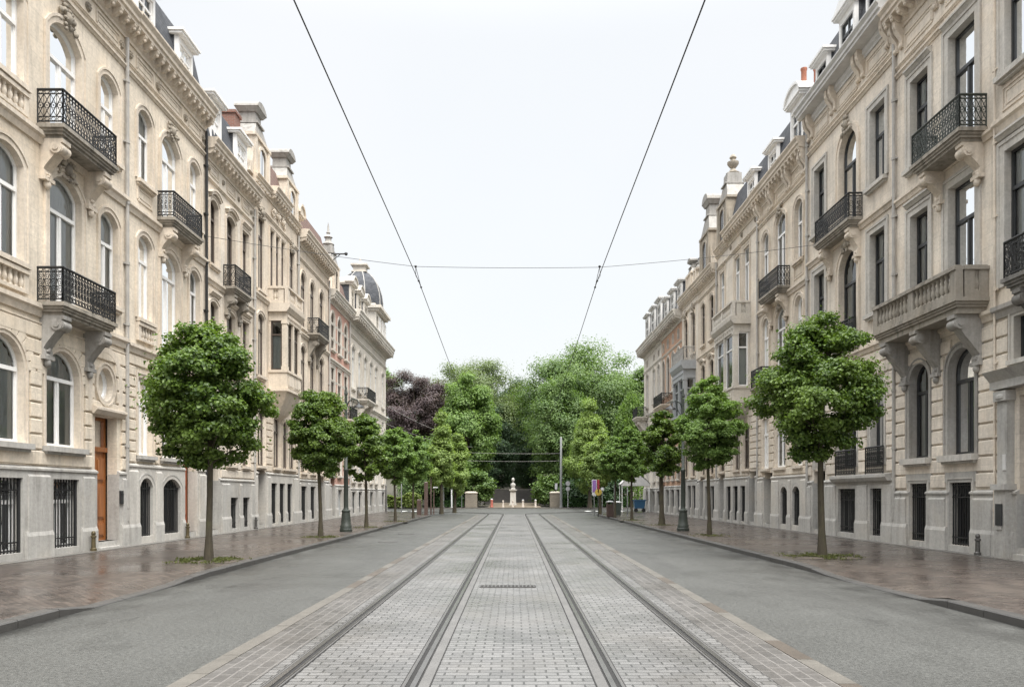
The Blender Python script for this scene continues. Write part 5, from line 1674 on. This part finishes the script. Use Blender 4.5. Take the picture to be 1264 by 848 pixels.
def park_tree(seed, x, y, ztop, zbase, W, m, lab, nclump=70, per=150, leaf=.42, shape='egg', spread=.24, tr=.35, mt='bark_dark', group='large trees of the park at the end of the street'):
    rng = np.random.default_rng(seed)
    g = gz(y) if y > 95 else PAVE
    root = empty('park_tree', (x, y, g), lab, 'tree', group)
    H = ztop - g; b = zbase - g
    cz = (H + b) / 2; rz = (H - b) / 2 * .95
    cl = crown(rng, cz, W / 2 * .93, rz, int(nclump * 1.15), int(per * 3.4), leaf * .52, m, root, shape, spread=spread, up=.45, simple=True, flat=.8, wob=.16, shoot=(.05, .45), jit=.26)
    trunk_mesh(rng, max(.5, b * .8), cz + rz * .6, tr, cl[rng.permutation(len(cl))[:14]], mt, root, lean=.12)
    return root

def willow(seed, x, y, ztop, W, lab):
    rng = np.random.default_rng(seed); g = gz(y); root = empty('weeping_willow', (x, y, g), lab, 'tree', 'large trees of the park at the end of the street')
    H = ztop - g; Cs = []; Ns = []; limbs = []
    for i in range(170):
        a = rng.random() * 6.28; q = math.sqrt(rng.random()) * W / 2
        zt = H * (1 - .28 * (q / (W / 2)) ** 2) * (.9 + .1 * rng.random()); L = H * (.35 + .45 * rng.random())
        n = 46; t = np.linspace(0, 1, n)
        P = np.column_stack([math.cos(a) * (q + .35 * t) + rng.normal(size=n) * .10, math.sin(a) * (q + .35 * t) + rng.normal(size=n) * .10, zt - L * t])
        Cs.append(P); nn = rng.normal(size=(n, 3)); nn[:, 2] *= .3; Ns.append(nn)
        if i < 12: limbs.append(P[0])
    C = np.concatenate(Cs); leaf_mesh('crown', C, np.concatenate(Ns), .38 + .2 * rng.random(len(C)), rng, 'leaf_bright', slim=.22, parent=root)
    trunk_mesh(rng, 2.0, H * .8, .35, np.array(limbs), 'bark_dark', root)

def at(px, Y): return (px - 635) * Y / 950
def zz(py, Y): return 1.75 + (609.5 - py) * Y / 950
def park():
    # (seed, px, Y, top py, bottom py, width px, material, label, kwargs)
    L = [(31, 577, 102, 462, 600, 76, 'leaf_bright', 'bright green leafy tree right of the dark copper beech', dict(nclump=90, spread=.24)),
         (32, 512, 104, 459, 560, 84, 'leaf_copper', 'dark purple copper beech rising behind the left kerb trees', dict(nclump=90, leaf=.34, spread=.2, shape='dome')),
         (33, 580, 122, 443, 560, 134, 'leaf_olive', 'tall olive green tree behind the bright tree left of the avenue', dict(nclump=110, leaf=.42, spread=.19)),
         (34, 470, 116, 448, 580, 66, 'leaf_bright', 'light green tree behind the domed corner house', dict(leaf=.42)),
         (35, 530, 96, 548, 618, 96, 'leaf_mid', 'low broad mid green tree under the copper beech', dict(leaf=.34)),
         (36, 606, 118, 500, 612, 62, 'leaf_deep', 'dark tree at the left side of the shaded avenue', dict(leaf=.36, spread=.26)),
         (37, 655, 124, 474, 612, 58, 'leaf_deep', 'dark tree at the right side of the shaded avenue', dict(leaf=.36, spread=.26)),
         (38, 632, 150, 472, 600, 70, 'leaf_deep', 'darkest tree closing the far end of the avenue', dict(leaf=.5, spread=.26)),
         (39, 722, 112, 431, 590, 160, 'leaf_mid', 'largest domed green tree rising above the right side of the park', dict(nclump=130, leaf=.46, spread=.18, shape='dome')),
         (40, 693, 101, 463, 606, 82, 'leaf_mid', 'full green tree behind the tram mast', dict(nclump=90, leaf=.36)),
         (41, 728, 90.5, 486, 610, 56, 'leaf_lime', 'pale conical lime tree at the right park corner', dict(nclump=80, leaf=.3, shape='cone', spread=.24, tr=.22)),
         (43, 800, 112, 436, 590, 70, 'leaf_bright', 'green tree behind the pale corner house on the right', dict(leaf=.42)),
         (44, 545, 62.5, 508, 612, 46, 'leaf_lime', 'pale yellow-green tree at the left pavement corner, taller than the maples', dict(nclump=64, per=130, leaf=.24, shape='cone', spread=.25, tr=.14, mt='bark')),
         (45, 561, 66, 536, 612, 36, 'leaf_lime', 'shorter rounded lime at the tip of the left pavement corner', dict(nclump=56, per=130, leaf=.24, spread=.27, tr=.14, mt='bark')),
         (46, 741, 62, 536, 606, 40, 'leaf_lime', 'rounded lime tree behind the road signs on the right corner', dict(nclump=56, per=130, leaf=.24, spread=.27, tr=.14, mt='bark')),
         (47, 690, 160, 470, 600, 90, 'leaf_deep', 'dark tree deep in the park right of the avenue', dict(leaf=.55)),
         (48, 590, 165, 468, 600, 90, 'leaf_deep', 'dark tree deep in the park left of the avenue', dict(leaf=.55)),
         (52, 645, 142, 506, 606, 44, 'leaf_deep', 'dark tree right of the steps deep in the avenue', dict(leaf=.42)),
         ]
    for sd, px, Y, t, b, w, m, lab, kw in L:
        kw = dict(kw); kw.setdefault('nclump', 80)
        park_tree(sd, at(px, Y), Y, zz(t, Y), zz(b, Y), w * Y / 950, m, lab, **kw)
    willow(42, at(778, 96), 96, zz(480, 96), 38 * 96 / 950, 'weeping willow with hanging pale strands beside the right corner house')
    # far wood
    rng = np.random.default_rng(77)
    Cs = []; Ns = []
    for i in range(150):
        x = rng.uniform(-110, 110); y = rng.uniform(175, 215); 
        if abs(x) < 16: y += 20
        h = rng.uniform(9, 17); w = rng.uniform(4, 7); per = 190
        d = rng.normal(size=(per, 3)); d /= np.linalg.norm(d, axis=1, keepdims=True)
        P = d * np.array([w, w, h / 2]) * (.7 + .3 * rng.random((per, 1))) + np.array([x, y, gz(y) + h * .55])
        Cs.append(P); Ns.append(d + np.array([0, 0, .4]))
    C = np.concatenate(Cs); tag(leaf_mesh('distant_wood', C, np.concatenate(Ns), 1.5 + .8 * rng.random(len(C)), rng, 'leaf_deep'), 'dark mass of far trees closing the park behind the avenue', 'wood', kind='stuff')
    # bushes
    B = [(61, 590, 95.5, 579, 621, 34, 'leaf_bush', 'round bright bush right of the left gate pier'),
         (62, 678, 97, 588, 622, 34, 'leaf_bush', 'round bush right of the steps, behind the right gate pier'),
         (63, 716, 96, 594, 624, 46, 'leaf_deep', 'wide dark shrub behind the two round signs'),
         (66, 752, 96, 592, 624, 44, 'leaf_deep', 'dark shrub behind the road sign poles'),
         (65, 560, 97, 588, 622, 40, 'leaf_deep', 'dark shrub behind the white post')]
    for sd, px, Y, t, b, w, m, lab in B:
        rng = np.random.default_rng(sd); root = empty('bush', (at(px, Y), Y, gz(Y)), lab, 'bush', 'bushes along the park edge')
        H = zz(t, Y) - gz(Y)
        cl = crown(rng, H * .5, w * Y / 950 / 2, H * .52, 46, 130, .26, m, root, 'dome', spread=.3)
        trunk_mesh(rng, .1, H * .5, .06, cl[:10], 'bark_dark', root)
    for sd, px0, px1, Y, t, m, lab in ((71, 468, 520, 90.5, 608, 'leaf_hedge', 'clipped yellow-green hedge behind the left pavement corner'), (72, 532, 572, 94, 613, 'leaf_ground', 'low dark green planting left of the gate pier'), (73, 694, 775, 94.5, 613, 'leaf_ground', 'low dark green planting right of the tram mast')):
        rng = np.random.default_rng(sd); x0, x1 = at(px0, Y), at(px1, Y); h = zz(t, Y) - .1; k = int((x1 - x0) * 800)
        P = np.column_stack([rng.uniform(x0, x1, k), rng.uniform(Y - .6, Y + .6, k), .12 + h * rng.random(k) ** .7])
        P[:, 2] = np.minimum(P[:, 2], .12 + h * (.8 + .25 * np.sin(P[:, 0] * 1.7) * np.sin(P[:, 0] * .7 + 1)))
        n = rng.normal(size=(k, 3)); n[:, 2] += .8; n[:, 1] -= .5
        o = leaf_mesh('hedge', P, n, .16 + .12 * rng.random(k), rng, m)
        tag(o, lab, 'hedge')
# ------------------------------------------------------------------ street furniture
def lathe_obj(name, prof, m, parent=None, k=16, smooth=40, c=(0, 0, 0)):
    mb = MB(); mb.lathe(prof, c, k); return mb.build(name, M[m], parent, smooth=smooth)

def lamp(x, y, lab, sgn):
    root = empty('street_lamp', (x, y, PAVE), lab, 'street lamp', 'old cast iron street lamps')
    lathe_obj('base', [(.27, 0), (.27, .12), (.25, .14), (.25, .26), (.22, .30), (.20, .55), (.175, .8), (.17, .84), (.19, .86), (.19, .92), (.12, .96), (.10, 1.05)], 'iron_green', root, 16)
    lathe_obj('pole', [(.10, 1.05), (.095, 2.6), (.11, 2.62), (.11, 2.7), (.075, 2.74), (.06, 5.9), (.08, 5.92), (.08, 6.0), (.03, 6.1), (.05, 6.2), (.01, 6.3)], 'iron_green', root, 12)
    mb = MB(); mb.tube([(0, 0, 5.3), (sgn * .12, 0, 5.62), (sgn * .32, 0, 5.75), (sgn * .50, 0, 5.68), (sgn * .55, 0, 5.55)], .028, 7)
    mb.tube([(0, 0, 5.0), (sgn * .2, 0, 5.25), (sgn * .36, 0, 5.74)], .014, 5)
    br = mb.build('bracket', M['iron_green'], root, smooth=50)
    lathe_obj('lamp_shade', [(.03, .20), (.06, .14), (.20, .06), (.23, 0), (.21, 0), (.05, .08)], 'iron', root, 16, c=(sgn * .55, 0, 5.36))
    mb = MB(); mb.ball((sgn * .55, 0, 5.38), (.09, .09, .08), 10, 7); mb.build('bulb', M['white'], root, smooth=60)

def pole_thing(name, x, y, h, r, m, lab, cat, group=None, cap=True, z=PAVE):
    mb = MB(); mb.lathe([(r * 1.6, 0), (r * 1.6, .04), (r, .06), (r * .95, h), (r * .5, h + r * .6), (.005, h + r * .8)], (0, 0, 0), 10)
    return tag(mb.build(name, M[m], smooth=40, loc=(x, y, z)), lab, cat, group)

def sign(x, y, h, plates, lab, m='galv', z=PAVE, group=None):
    """plates: list of (shape, zc, w, h, face material, rim material)"""
    root = empty('road_sign', (x, y, z), lab, 'road sign', group)
    mb = MB(); mb.lathe([(.045, 0), (.035, .05), (.033, h), (.01, h + .02)], (0, 0, 0), 9); mb.build('post', M[m], root, smooth=40)
    for shp, zc, w, hh, fm, rm in plates:
        for i, (e, dn, mm) in enumerate(((0, .0, rm), (.045, .012, fm))):
            mb = MB()
            if shp == 'disc':
                poly = [((w / 2 - e) * math.cos(t * .3142), zc + (w / 2 - e) * math.sin(t * .3142)) for t in range(20)]
            elif shp == 'tri':
                q = (w / 2 - e * 1.6); poly = [(-q, zc - q * .6), (q, zc - q * .6), (0, zc + q * 1.1)]
            else:
                poly = [(-w / 2 + e, zc - hh / 2 + e), (w / 2 - e, zc - hh / 2 + e), (w / 2 - e, zc + hh / 2 - e), (-w / 2 + e, zc + hh / 2 - e)]
            mb.extrude(poly, 'n', -.05 - dn, -.03 - dn * .5)
            pl = mb.build('sign_plate' if i == 0 else 'sign_face', M[mm], root if i == 0 else pl)

def bollard(x, y, h, r, m, lab, group, ball=True, z=PAVE, cap=None):
    root = empty('bollard', (x, y, z), lab, 'bollard', group)
    mb = MB(); mb.lathe([(r * 1.25, 0), (r * 1.25, h * .12), (r, h * .16), (r * .9, h * .78), (r * 1.1, h * .80), (r * 1.1, h * .86), (r * .8, h * .88)], (0, 0, 0), 12); mb.build('shaft', M[m], root, smooth=40)
    mb = MB(); mb.ball((0, 0, h * .93), (r * .95, r * .95, h * .09), 10, 7); mb.build('cap', M[cap or m], root, smooth=60)

def guard_post(x, y, lab, m='brass'):
    """little rounded stub post against a facade"""
    root = empty('guard_post', (x, y, PAVE), lab, 'guard post', 'little stub posts at the foot of the facades')
    lathe_obj('shaft', [(.085, 0), (.085, .08), (.06, .10), (.055, .38), (.075, .40), (.075, .44), (.05, .46)], m, root, 12)
    mb = MB(); mb.ball((0, 0, .51), (.06, .06, .075), 10, 7); mb.build('knob', M[m], root, smooth=60)

def bin_(x, y, w, h, m, lidm, lab, style):
    root = empty('litter_bin', (x, y, PAVE), lab, 'litter bin', None)
    mb = MB()
    if style == 'box':
        mb.box(-w / 2, w / 2, -w / 2, w / 2, .05, h * .78); mb.box(-w / 2 + .03, w / 2 - .03, -w / 2 + .03, w / 2 - .03, 0, .05)
        for sx in (-1, 1):
            for sy in (-1, 1): mb.box(sx * (w / 2 - .04) - .03, sx * (w / 2 - .04) + .03, sy * (w / 2 - .04) - .03, sy * (w / 2 - .04) + .03, h * .78, h * .9)
    else:
        mb.frustum((0, 0), .06, h * .88, (w * .42, w * .42), (w * .5, w * .5))
        for sx in (-1, 1): mb.tube([(sx * w * .35, w * .43, .09), (sx * w * .45, w * .43, .09)], .09, 10)
    mb.build('body', M[m], root)
    mb = MB(); mb.box(-w / 2 - .03, w / 2 + .03, -w / 2 - .03, w / 2 + .03, h * .9, h * .95); mb.frustum((0, 0), h * .95, h, (w / 2, w / 2), (w / 2 - .12, w / 2 - .12)); mb.build('lid', M[lidm], root)

def furniture():
    lamp(-7.29, 33.3, 'green cast iron street lamp between the second and third maples of the left pavement', 1)
    lamp(7.45, 34.0, 'green cast iron street lamp between the second and third maples of the right pavement', -1)
    guard_post(-11.95, 21.85, 'small brass stub post beside the varnished wooden door')
    guard_post(-11.95, 28.15, 'small brass stub post beside the red-brown door behind the nearest left tree')
    guard_post(-11.95, 35.6, 'small dark stub post beside the lower house with two square basement windows', 'cast')
    guard_post(12.25, 20.35, 'small black stub post at the foot of the facade with the stone balustrade balcony', 'cast')
    # right corner cluster
    sign(at(733.5, 56), 56, 2.45, [('rect', 2.2, .36, .95, 'sign_purple', 'sign_white'), ('disc', 1.62, .34, 0, 'sign_white', 'sign_white')], 'white and purple sign panel on a steel post at the right corner')
    sign(at(738.5, 55.5), 55.5, 2.6, [('rect', 2.15, .16, 1.0, 'sign_red', 'sign_red'), ('disc', 1.75, .5, 0, 'sign_yellow', 'sign_yellow')], 'red strip and yellow disc sign on a dark post at the right corner', 'iron_green')
    sign(at(743.5, 58), 58, 2.05, [('disc', 2.0, .3, 0, 'sign_white', 'galv')], 'short grey post with a small disc at the right corner, right of the yellow sign')
    sign(at(701, 93.2), 93.2, 3.0, [('disc', 2.9, .62, 0, 'sign_white', 'galv'), ('disc', 2.25, .58, 0, 'sign_white', 'galv')], 'white post with two round pale signs, right of the tram mast', 'pot_white')
    sign(at(686.5, 93.8), 93.8, 2.9, [('rect', 2.55, .35, .8, 'sign_white', 'galv')], 'narrow pale sign just left of the tram mast')
    bin_(at(753, 54.5), 54.5, .48, 1.15, 'rust_brown', 'pot_white', 'square brown litter bin with pale lid on the right pavement', 'box')
    bin_(at(762, 56.5), 56.5, .52, 1.1, 'bin_green', 'pot_white', 'dark green wheeled bin with pale lid on the right pavement, beside the brown bin', 'wheel')
    pole_thing('post', at(758.5, 53.6), 53.6, 2.25, .05, 'galv', 'plain grey steel post just beside the litter bins on the right', 'post')
    pole_thing('post', at(774.5, 57), 57, 2.1, .045, 'galv', 'plain grey steel post left of the white canopy on the right', 'post')
    # canopy by the right corner house
    root = empty('canopy', (at(783, 70), 70, PAVE), 'white arched canopy on slim posts beside the far right corner house', 'canopy')
    mb = MB()
    pts = [(-1.3 + 2.6 * i / 12, 2.55 + .85 * math.sin(math.pi * i / 12)) for i in range(13)]
    mb.extrude(pts + [(p[0], p[1] - .07) for p in reversed(pts)], 'n', -.9, .9); mb.build('awning', M['white_old'], root, smooth=40)
    mb = MB()
    for sy in (-.9, .86):
        mb.extrude([p for p in pts] + [(1.3, 2.35), (-1.3, 2.35)], 'n', sy, sy + .04)
    mb.build('valance', M['white_old'], root)
    for sx in (-1, 1):
        for sy in (-1, 1):
            mb = MB(); mb.lathe([(.05, 0), (.04, .04), (.04, 2.5)], (sx * 1.22, sy * .8, 0), 9); mb.build('leg', M['white'], root)
    root = empty('cargo_cart', (at(789, 68.5), 68.5, PAVE), 'small blue and green cart under the white canopy', 'cart')
    mb = MB(); mb.frustum((0, 0), .35, 1.05, (.42, .3), (.5, .38)); mb.box(-.54, .54, -.42, .42, 1.05, 1.12); mb.build('tub', M['sign_blue'], root)
    for sx in (-.34, .34):
        mb = MB(); mb.extrude([(sx + .18 * math.cos(i * .45), .19 + .18 * math.sin(i * .45)) for i in range(14)], 'n', -.36, -.30); mb.build('wheel', M['iron'], root)
    mb = MB(); mb.tube([(.42, 0, .9), (.75, 0, 1.15), (.85, 0, 1.15)], .02, 6); mb.build('handle', M['iron'], root)
    # left corner cluster
    for px, Y, h, w, lab in ((517.5, 60, 1.15, .32, 'square brown bin post left of the pair on the left corner'), (526, 59.5, 2.5, .26, 'tall square dark brown post on the left corner')):
        root = empty('square_post', (at(px, Y), Y, PAVE), lab, 'post')
        mb = MB(); mb.box(-w / 2, w / 2, -w / 2, w / 2, .03, h); mb.build('body', M['rust_brown'], root)
        mb = MB(); mb.frustum((0, 0), h, h + .06, (w / 2 + .02, w / 2 + .02), (w / 2 - .05, w / 2 - .05)); mb.box(-w / 2 - .03, w / 2 + .03, -w / 2 - .03, w / 2 + .03, 0, .03); mb.build('cap', M['rust_brown'], root)
    root = empty('pavement_lamp', (at(535.5, 61), 61, PAVE), 'slim post with a flat pale lamp head on the left corner', 'lamp')
    mb = MB(); mb.lathe([(.06, 0), (.05, .05), (.04, 2.1)], (0, 0, 0), 9); mb.build('pole', M['rust_brown'], root, smooth=40)
    mb = MB(); mb.box(-.05, .33, -.12, .12, 2.1, 2.15); mb.box(-.03, .3, -.1, .1, 2.15, 2.2); mb.build('lamp_head', M['pot_white'], root)
    pole_thing('post', at(532, 61.5), 61.5, 3.0, .06, 'rust_brown', 'round brown post between the dark square post and the slim lamp on the left corner', 'post')
    pole_thing('post', at(495.5, 68), 68, 2.5, .05, 'galv', 'thin grey post in front of the yellow-green hedge on the left', 'post')
    pole_thing('post', at(476.5, 71), 71, 2.4, .08, 'cast', 'dark post against the end of the domed corner house', 'post')
    pole_thing('post', at(557.5, 92.8), 92.8, 2.25, .095, 'pot_white', 'stout white post at the park kerb on the left', 'post')
    sign(at(570, 93), 93, 2.0, [('rect', 1.95, .5, .18, 'sign_white', 'galv')], 'short post with a small flat plate beside the left gate pier')
    # gate piers
    for px, lab, w in ((582, 'square stone gate pier left of the park steps', 1.45), (685, 'square stone gate pier right of the park steps, next to the tram mast', 1.25)):
        root = empty('gate_pier', (at(px, 94.2), 94.2, PAVE), lab, 'gate pier', 'stone gate piers of the park')
        mb = MB(); mb.box(-w / 2, w / 2, -w / 2, w / 2, 0, 1.72); mb.build('shaft', M['wall_stone'], root)
        mb = MB(); mb.box(-w / 2 - .06, w / 2 + .06, -w / 2 - .06, w / 2 + .06, 1.72, 1.84); mb.frustum((0, 0), 1.84, 1.93, (w / 2, w / 2), (w / 2 - .2, w / 2 - .2)); mb.build('capstone', M['trim'], root)
    g = 'small bollards across the park entrance'
    bollard(at(607, 92.9), 92.9, 1.05, .16, 'red_paint', 'red and white hydrant-like bollard at the left of the park entrance', g, cap='pot_white')
    bollard(at(621, 92.9), 92.9, .85, .11, 'granite_post', 'first stone bollard right of the red one at the park entrance', g)
    bollard(at(633, 92.9), 92.9, .85, .11, 'granite_post', 'stone bollard straight in front of the statue pedestal', g)
    bollard(at(645.5, 92.9), 92.9, .95, .13, 'granite_post', 'pale capped bollard just right of the statue pedestal', g, cap='pot_white')
    bollard(at(661, 92.9), 92.9, .95, .13, 'granite_post', 'rightmost capped bollard at the park entrance', g, cap='pot_white')
    # steps and terrace wall
    root = empty('park_steps', (0, 103, gz(103)), 'broad dark stone steps climbing into the shaded park avenue', 'steps')
    mb = MB()
    for i in range(12): mb.box(-4.2, 3.9, .45 * i, 8, -.3, .15 + .16 * i)
    mb.build('treads', M['steps'], root)
    for sx in (-4.5, 3.9):
        mb = MB(); mb.extrude([(0, -.3), (0, .7), (6, 2.5), (8, 2.5), (8, -.3)], 'u', sx, sx + .35); mb.build('side_wall', M['blue_dark'], root)
    mb = MB(); mb.box(-13, 13, 0, .5, 0, 1.3); mb.box(-13.1, 13.1, -.06, .56, 1.3, 1.45)
    tag(mb.build('terrace_wall', M['blue_dark'], loc=(0, 117, gz(117))), 'low grey terrace wall above the park steps', 'wall')
    # statue
    root = empty('statue', (at(633.3, 98), 98, gz(98)), 'pale stone pedestal with a slim bust in the middle of the park entrance', 'statue')
    mb = MB(); mb.box(-.55, .55, -.55, .55, 0, .25); mb.box(-.46, .46, -.46, .46, .25, .40); mb.frustum((0, 0), .40, 2.0, (.38, .38), (.34, .34)); mb.box(-.46, .46, -.46, .46, 2.0, 2.1); mb.box(-.52, .52, -.52, .52, 2.1, 2.2)
    mb.build('pedestal', M['blue_pale'], root)
    mb = MB(); mb.lathe([(.30, 2.2), (.32, 2.3), (.2, 2.42), (.3, 2.62), (.33, 2.8), (.26, 2.95), (.12, 3.03), (.10, 3.18)], (0, 0, 0), 14, sy=.75)
    mb.ball((0, -.02, 3.42), (.20, .22, .27), 12, 9); mb.ball((0, -.24, 3.40), (.035, .05, .06), 6, 5); mb.build('bust', M['blue'], root, smooth=55)
    # tram mast and far wires
    root = empty('tram_mast', (at(692.5, 92.6), 92.6, PAVE), 'tall grey steel tram mast carrying the cross wires in front of the park', 'mast')
    mb = MB(); mb.lathe([(.22, 0), (.22, .1), (.16, .14), (.13, 8.4), (.05, 8.5)], (0, 0, 0), 12); mb.build('pole', M['galv'], root, smooth=40)
    mb = MB()
    for z in (5.6, 6.5): mb.tube([(0, 0, z), (-.5, 0, z)], .035, 6); mb.ball((-.5, 0, z), .07, 7, 5)
    mb.build('bracket', M['iron'], root)
    root = empty('tram_mast', (at(547, 93.5), 93.5, PAVE), 'tram mast hidden among the leaves left of the park entrance', 'mast')
    mb = MB(); mb.lathe([(.2, 0), (.2, .1), (.15, .14), (.12, 8.0), (.05, 8.1)], (0, 0, 0), 12); mb.build('pole', M['galv'], root, smooth=40)
    def sag(a, b, s, k=16): return [(a[0] + (b[0] - a[0]) * i / k, a[1] + (b[1] - a[1]) * i / k, a[2] + (b[2] - a[2]) * i / k - s * 4 * (i / k) * (1 - i / k)) for i in range(k + 1)]
    ML, MR = (at(547, 93.5), 93.5), (at(692.5, 92.6), 92.6)
    for zl, zr, lab in ((6.9, 6.62, 'upper cross wire strung between the masts in front of the park'), (5.9, 5.72, 'lower cross wire strung between the masts in front of the park')):
        mb = MB(); mb.tube(sag((*ML, zl), (*MR, zr), .12), .013, 5); tag(mb.build('cross_wire', M['zinc']), lab, 'wire', 'cross wires before the park')
    for a, b, lab in (((-11.3, 62, 9.5), (-6.5, 92, 8.6), 'upper wire curving from the domed house to the hidden mast'), ((-11.3, 60, 7.8), (-5.0, 91, 7.3), 'lower wire curving from the domed house to the hidden mast')):
        mb = MB(); mb.tube(sag(a, b, .5), .014, 5); tag(mb.build('feeder_wire', M['zinc']), lab, 'wire', 'feeder wires on the left')
    # overhead contact wires
    YS = 31.0
    def cw(x0, x1, lab):
        P = [(x0, -14, 10.35)] + [(x0, y, 10.35 - .002 * (y + 14)) for y in (0, 8, 16, 24)] + [(x0, YS, 10.22), (x1, 44, 9.5), (x1, 56, 9.0), (x1 * .9, 70, 8.4), (x1 * .6, 92, 7.4)]
        mb = MB(); mb.tube(P, .015, 6)
        tag(mb.build('overhead_wire', M['iron'], smooth=60), lab, 'overhead wire', 'tram contact wires above the street')
    cw(-3.82, -3.82, 'black overhead tram wire on the left, running down the street'); cw(3.30, 3.30, 'black overhead tram wire on the right, running down the street')
    mb = MB()
    yl, yr = 30.3, 32.0
    Pm = [(-A_L, yl, 11.9), (-3.98, YS, 10.9), (3.43, YS, 10.87), (A_R, yr, 12.1)]
    for a, b in zip(Pm[:-1], Pm[1:]): mb.tube(sag(a, b, .06 if a[0] != -3.98 else .04), .010, 5)
    so = tag(mb.build('span_wire', M['iron']), 'thin span wire stretched across the street between the two house rows', 'span wire')
    for x, xw, lab in ((-3.98, -3.82, 1), (3.43, 3.30, 1)):
        mb = MB(); mb.tube([(x, YS, 10.9), (x + .02, YS - .1, 10.5), (xw, YS - .3, 10.24)], .012, 5); mb.tube([(x, YS, 10.9), (xw + (.25 if x < 0 else -.25) * 0, YS + .5, 10.2)], .012, 5)
        mb.ball((x, YS, 10.9), .055, 7, 5); mb.ball((xw, YS - .3, 10.24), .045, 7, 5); mb.ball((xw, YS + .5, 10.2), .045, 7, 5)
        mb.build('hanger', M['iron'], so)
    for x, y, z in ((-A_L, yl, 11.9), (A_R, yr, 12.1)):
        mb = MB(); mb.disc((0, 0), .09, -.02, .04, 10); mb.tube([(0, 0, 0), (0, .1, 0)], .03, 6)
        o = MB(); o.ball((x - (.03 if x > 0 else -.03), y, z), (.06, .09, .09), 8, 6); o.build('anchor', M['iron'], so, smooth=60)
    # wall bracket on the finialled house
    mb = MB(); mb.tube([(-12.2, 51.2, 17.7), (-11.2, 51.2, 17.7)], .05, 6); mb.tube([(-12.2, 51.2, 17.2), (-11.6, 51.2, 17.65)], .03, 5); mb.ball((-11.2, 51.2, 17.7), .12, 7, 5)
    tag(mb.build('wall_bracket', M['iron']), 'dark iron bracket jutting from the finialled house on the left', 'bracket')

# ------------------------------------------------------------------ world, sun, camera
def world():
    w = bpy.data.worlds.new('World'); scene.world = w; w.use_nodes = True
    t = w.node_tree; t.nodes.clear()
    out = t.nodes.new('ShaderNodeOutputWorld')
    az, el = R(150), R(58)     # sun behind the camera to the right, veiled by cloud
    sky = t.nodes.new('ShaderNodeTexSky'); sky.sky_type = 'NISHITA'; sky.sun_disc = False
    sky.sun_elevation = el; sky.sun_rotation = az; sky.air_density = 1.5; sky.dust_density = 3
    b1 = t.nodes.new('ShaderNodeBackground'); b1.inputs[1].default_value = .10; t.links.new(sky.outputs[0], b1.inputs[0])
    tc = t.nodes.new('ShaderNodeTexCoord'); sp = t.nodes.new('ShaderNodeSeparateXYZ'); t.links.new(tc.outputs['Generated'], sp.inputs[0])
    mr = t.nodes.new('ShaderNodeMapRange'); mr.interpolation_type = 'SMOOTHSTEP'; t.links.new(sp.outputs[2], mr.inputs[0])
    for i, v in zip((1, 2, 3, 4), (.50, 1.0, SKY_LOW, SKY_HIGH)): mr.inputs[i].default_value = v
    nz = t.nodes.new('ShaderNodeTexNoise'); t.links.new(tc.outputs['Generated'], nz.inputs['Vector']); nz.inputs['Scale'].default_value = 2.2; nz.inputs['Detail'].default_value = 4
    cm = t.nodes.new('ShaderNodeMix'); cm.data_type = 'RGBA'; t.links.new(nz.outputs[0], cm.inputs[0]); cm.inputs[6].default_value = (.90, .93, .945, 1); cm.inputs[7].default_value = (1.03, 1.02, 1.015, 1)
    # brighter veil on the sun side (behind the camera)
    dt = t.nodes.new('ShaderNodeVectorMath'); dt.operation = 'DOT_PRODUCT'; t.links.new(tc.outputs['Generated'], dt.inputs[0])
    dt.inputs[1].default_value = (math.sin(az) * math.cos(el), math.cos(az) * math.cos(el), math.sin(el))
    gl = t.nodes.new('ShaderNodeMapRange'); gl.interpolation_type = 'SMOOTHSTEP'; t.links.new(dt.outputs['Value'], gl.inputs[0])
    for i, v in zip((1, 2, 3, 4), (.45, 1.0, 1.0, 1.7)): gl.inputs[i].default_value = v
    mm = t.nodes.new('ShaderNodeMath'); mm.operation = 'MULTIPLY'; t.links.new(mr.outputs[0], mm.inputs[0]); t.links.new(gl.outputs[0], mm.inputs[1])
    b2 = t.nodes.new('ShaderNodeBackground'); t.links.new(cm.outputs[2], b2.inputs[0]); t.links.new(mm.outputs[0], b2.inputs[1])
    mx = t.nodes.new('ShaderNodeMixShader'); mx.inputs[0].default_value = .88
    t.links.new(b1.outputs[0], mx.inputs[1]); t.links.new(b2.outputs[0], mx.inputs[2]); t.links.new(mx.outputs[0], out.inputs[0])
    L = bpy.data.lights.new('sun', 'SUN'); L.energy = 1.3; L.angle = R(25); L.color = (1, .96, .90)
    o = bpy.data.objects.new('sun', L); link(o)
    d = Vector((math.sin(az) * math.cos(el), math.cos(az) * math.cos(el), math.sin(el)))
    o.rotation_euler = (-d).to_track_quat('-Z', 'Y').to_euler(); o.location = d * 60
    scene.view_settings.view_transform = 'Standard'; scene.view_settings.look = 'None'
    scene.view_settings.exposure = EXPOSURE; scene.view_settings.gamma = 1.0
    try: scene.view_settings.use_curve_mapping = False
    except Exception: pass

def camera():
    c = bpy.data.cameras.new('camera'); o = bpy.data.objects.new('camera', c); link(o)
    o.location = (0, 0, 1.75); o.rotation_euler = (R(90), 0, 0)
    c.sensor_width = 36; c.lens = 36 * 950 / 1264
    c.shift_x = -3 / 1264; c.shift_y = 185.5 / 1264
    c.clip_end = 3000; c.clip_start = .1
    scene.camera = o

SKY_LOW, SKY_HIGH, EXPOSURE = .405, 2.0, 1.34
world(); camera(); ground(); left_row(); right_row(); street_trees(); park(); furniture()
scene.cycles.max_bounces = 8; scene.cycles.transparent_max_bounces = 12; scene.cycles.diffuse_bounces = 3; scene.cycles.glossy_bounces = 3
scene.cycles.use_denoising = True
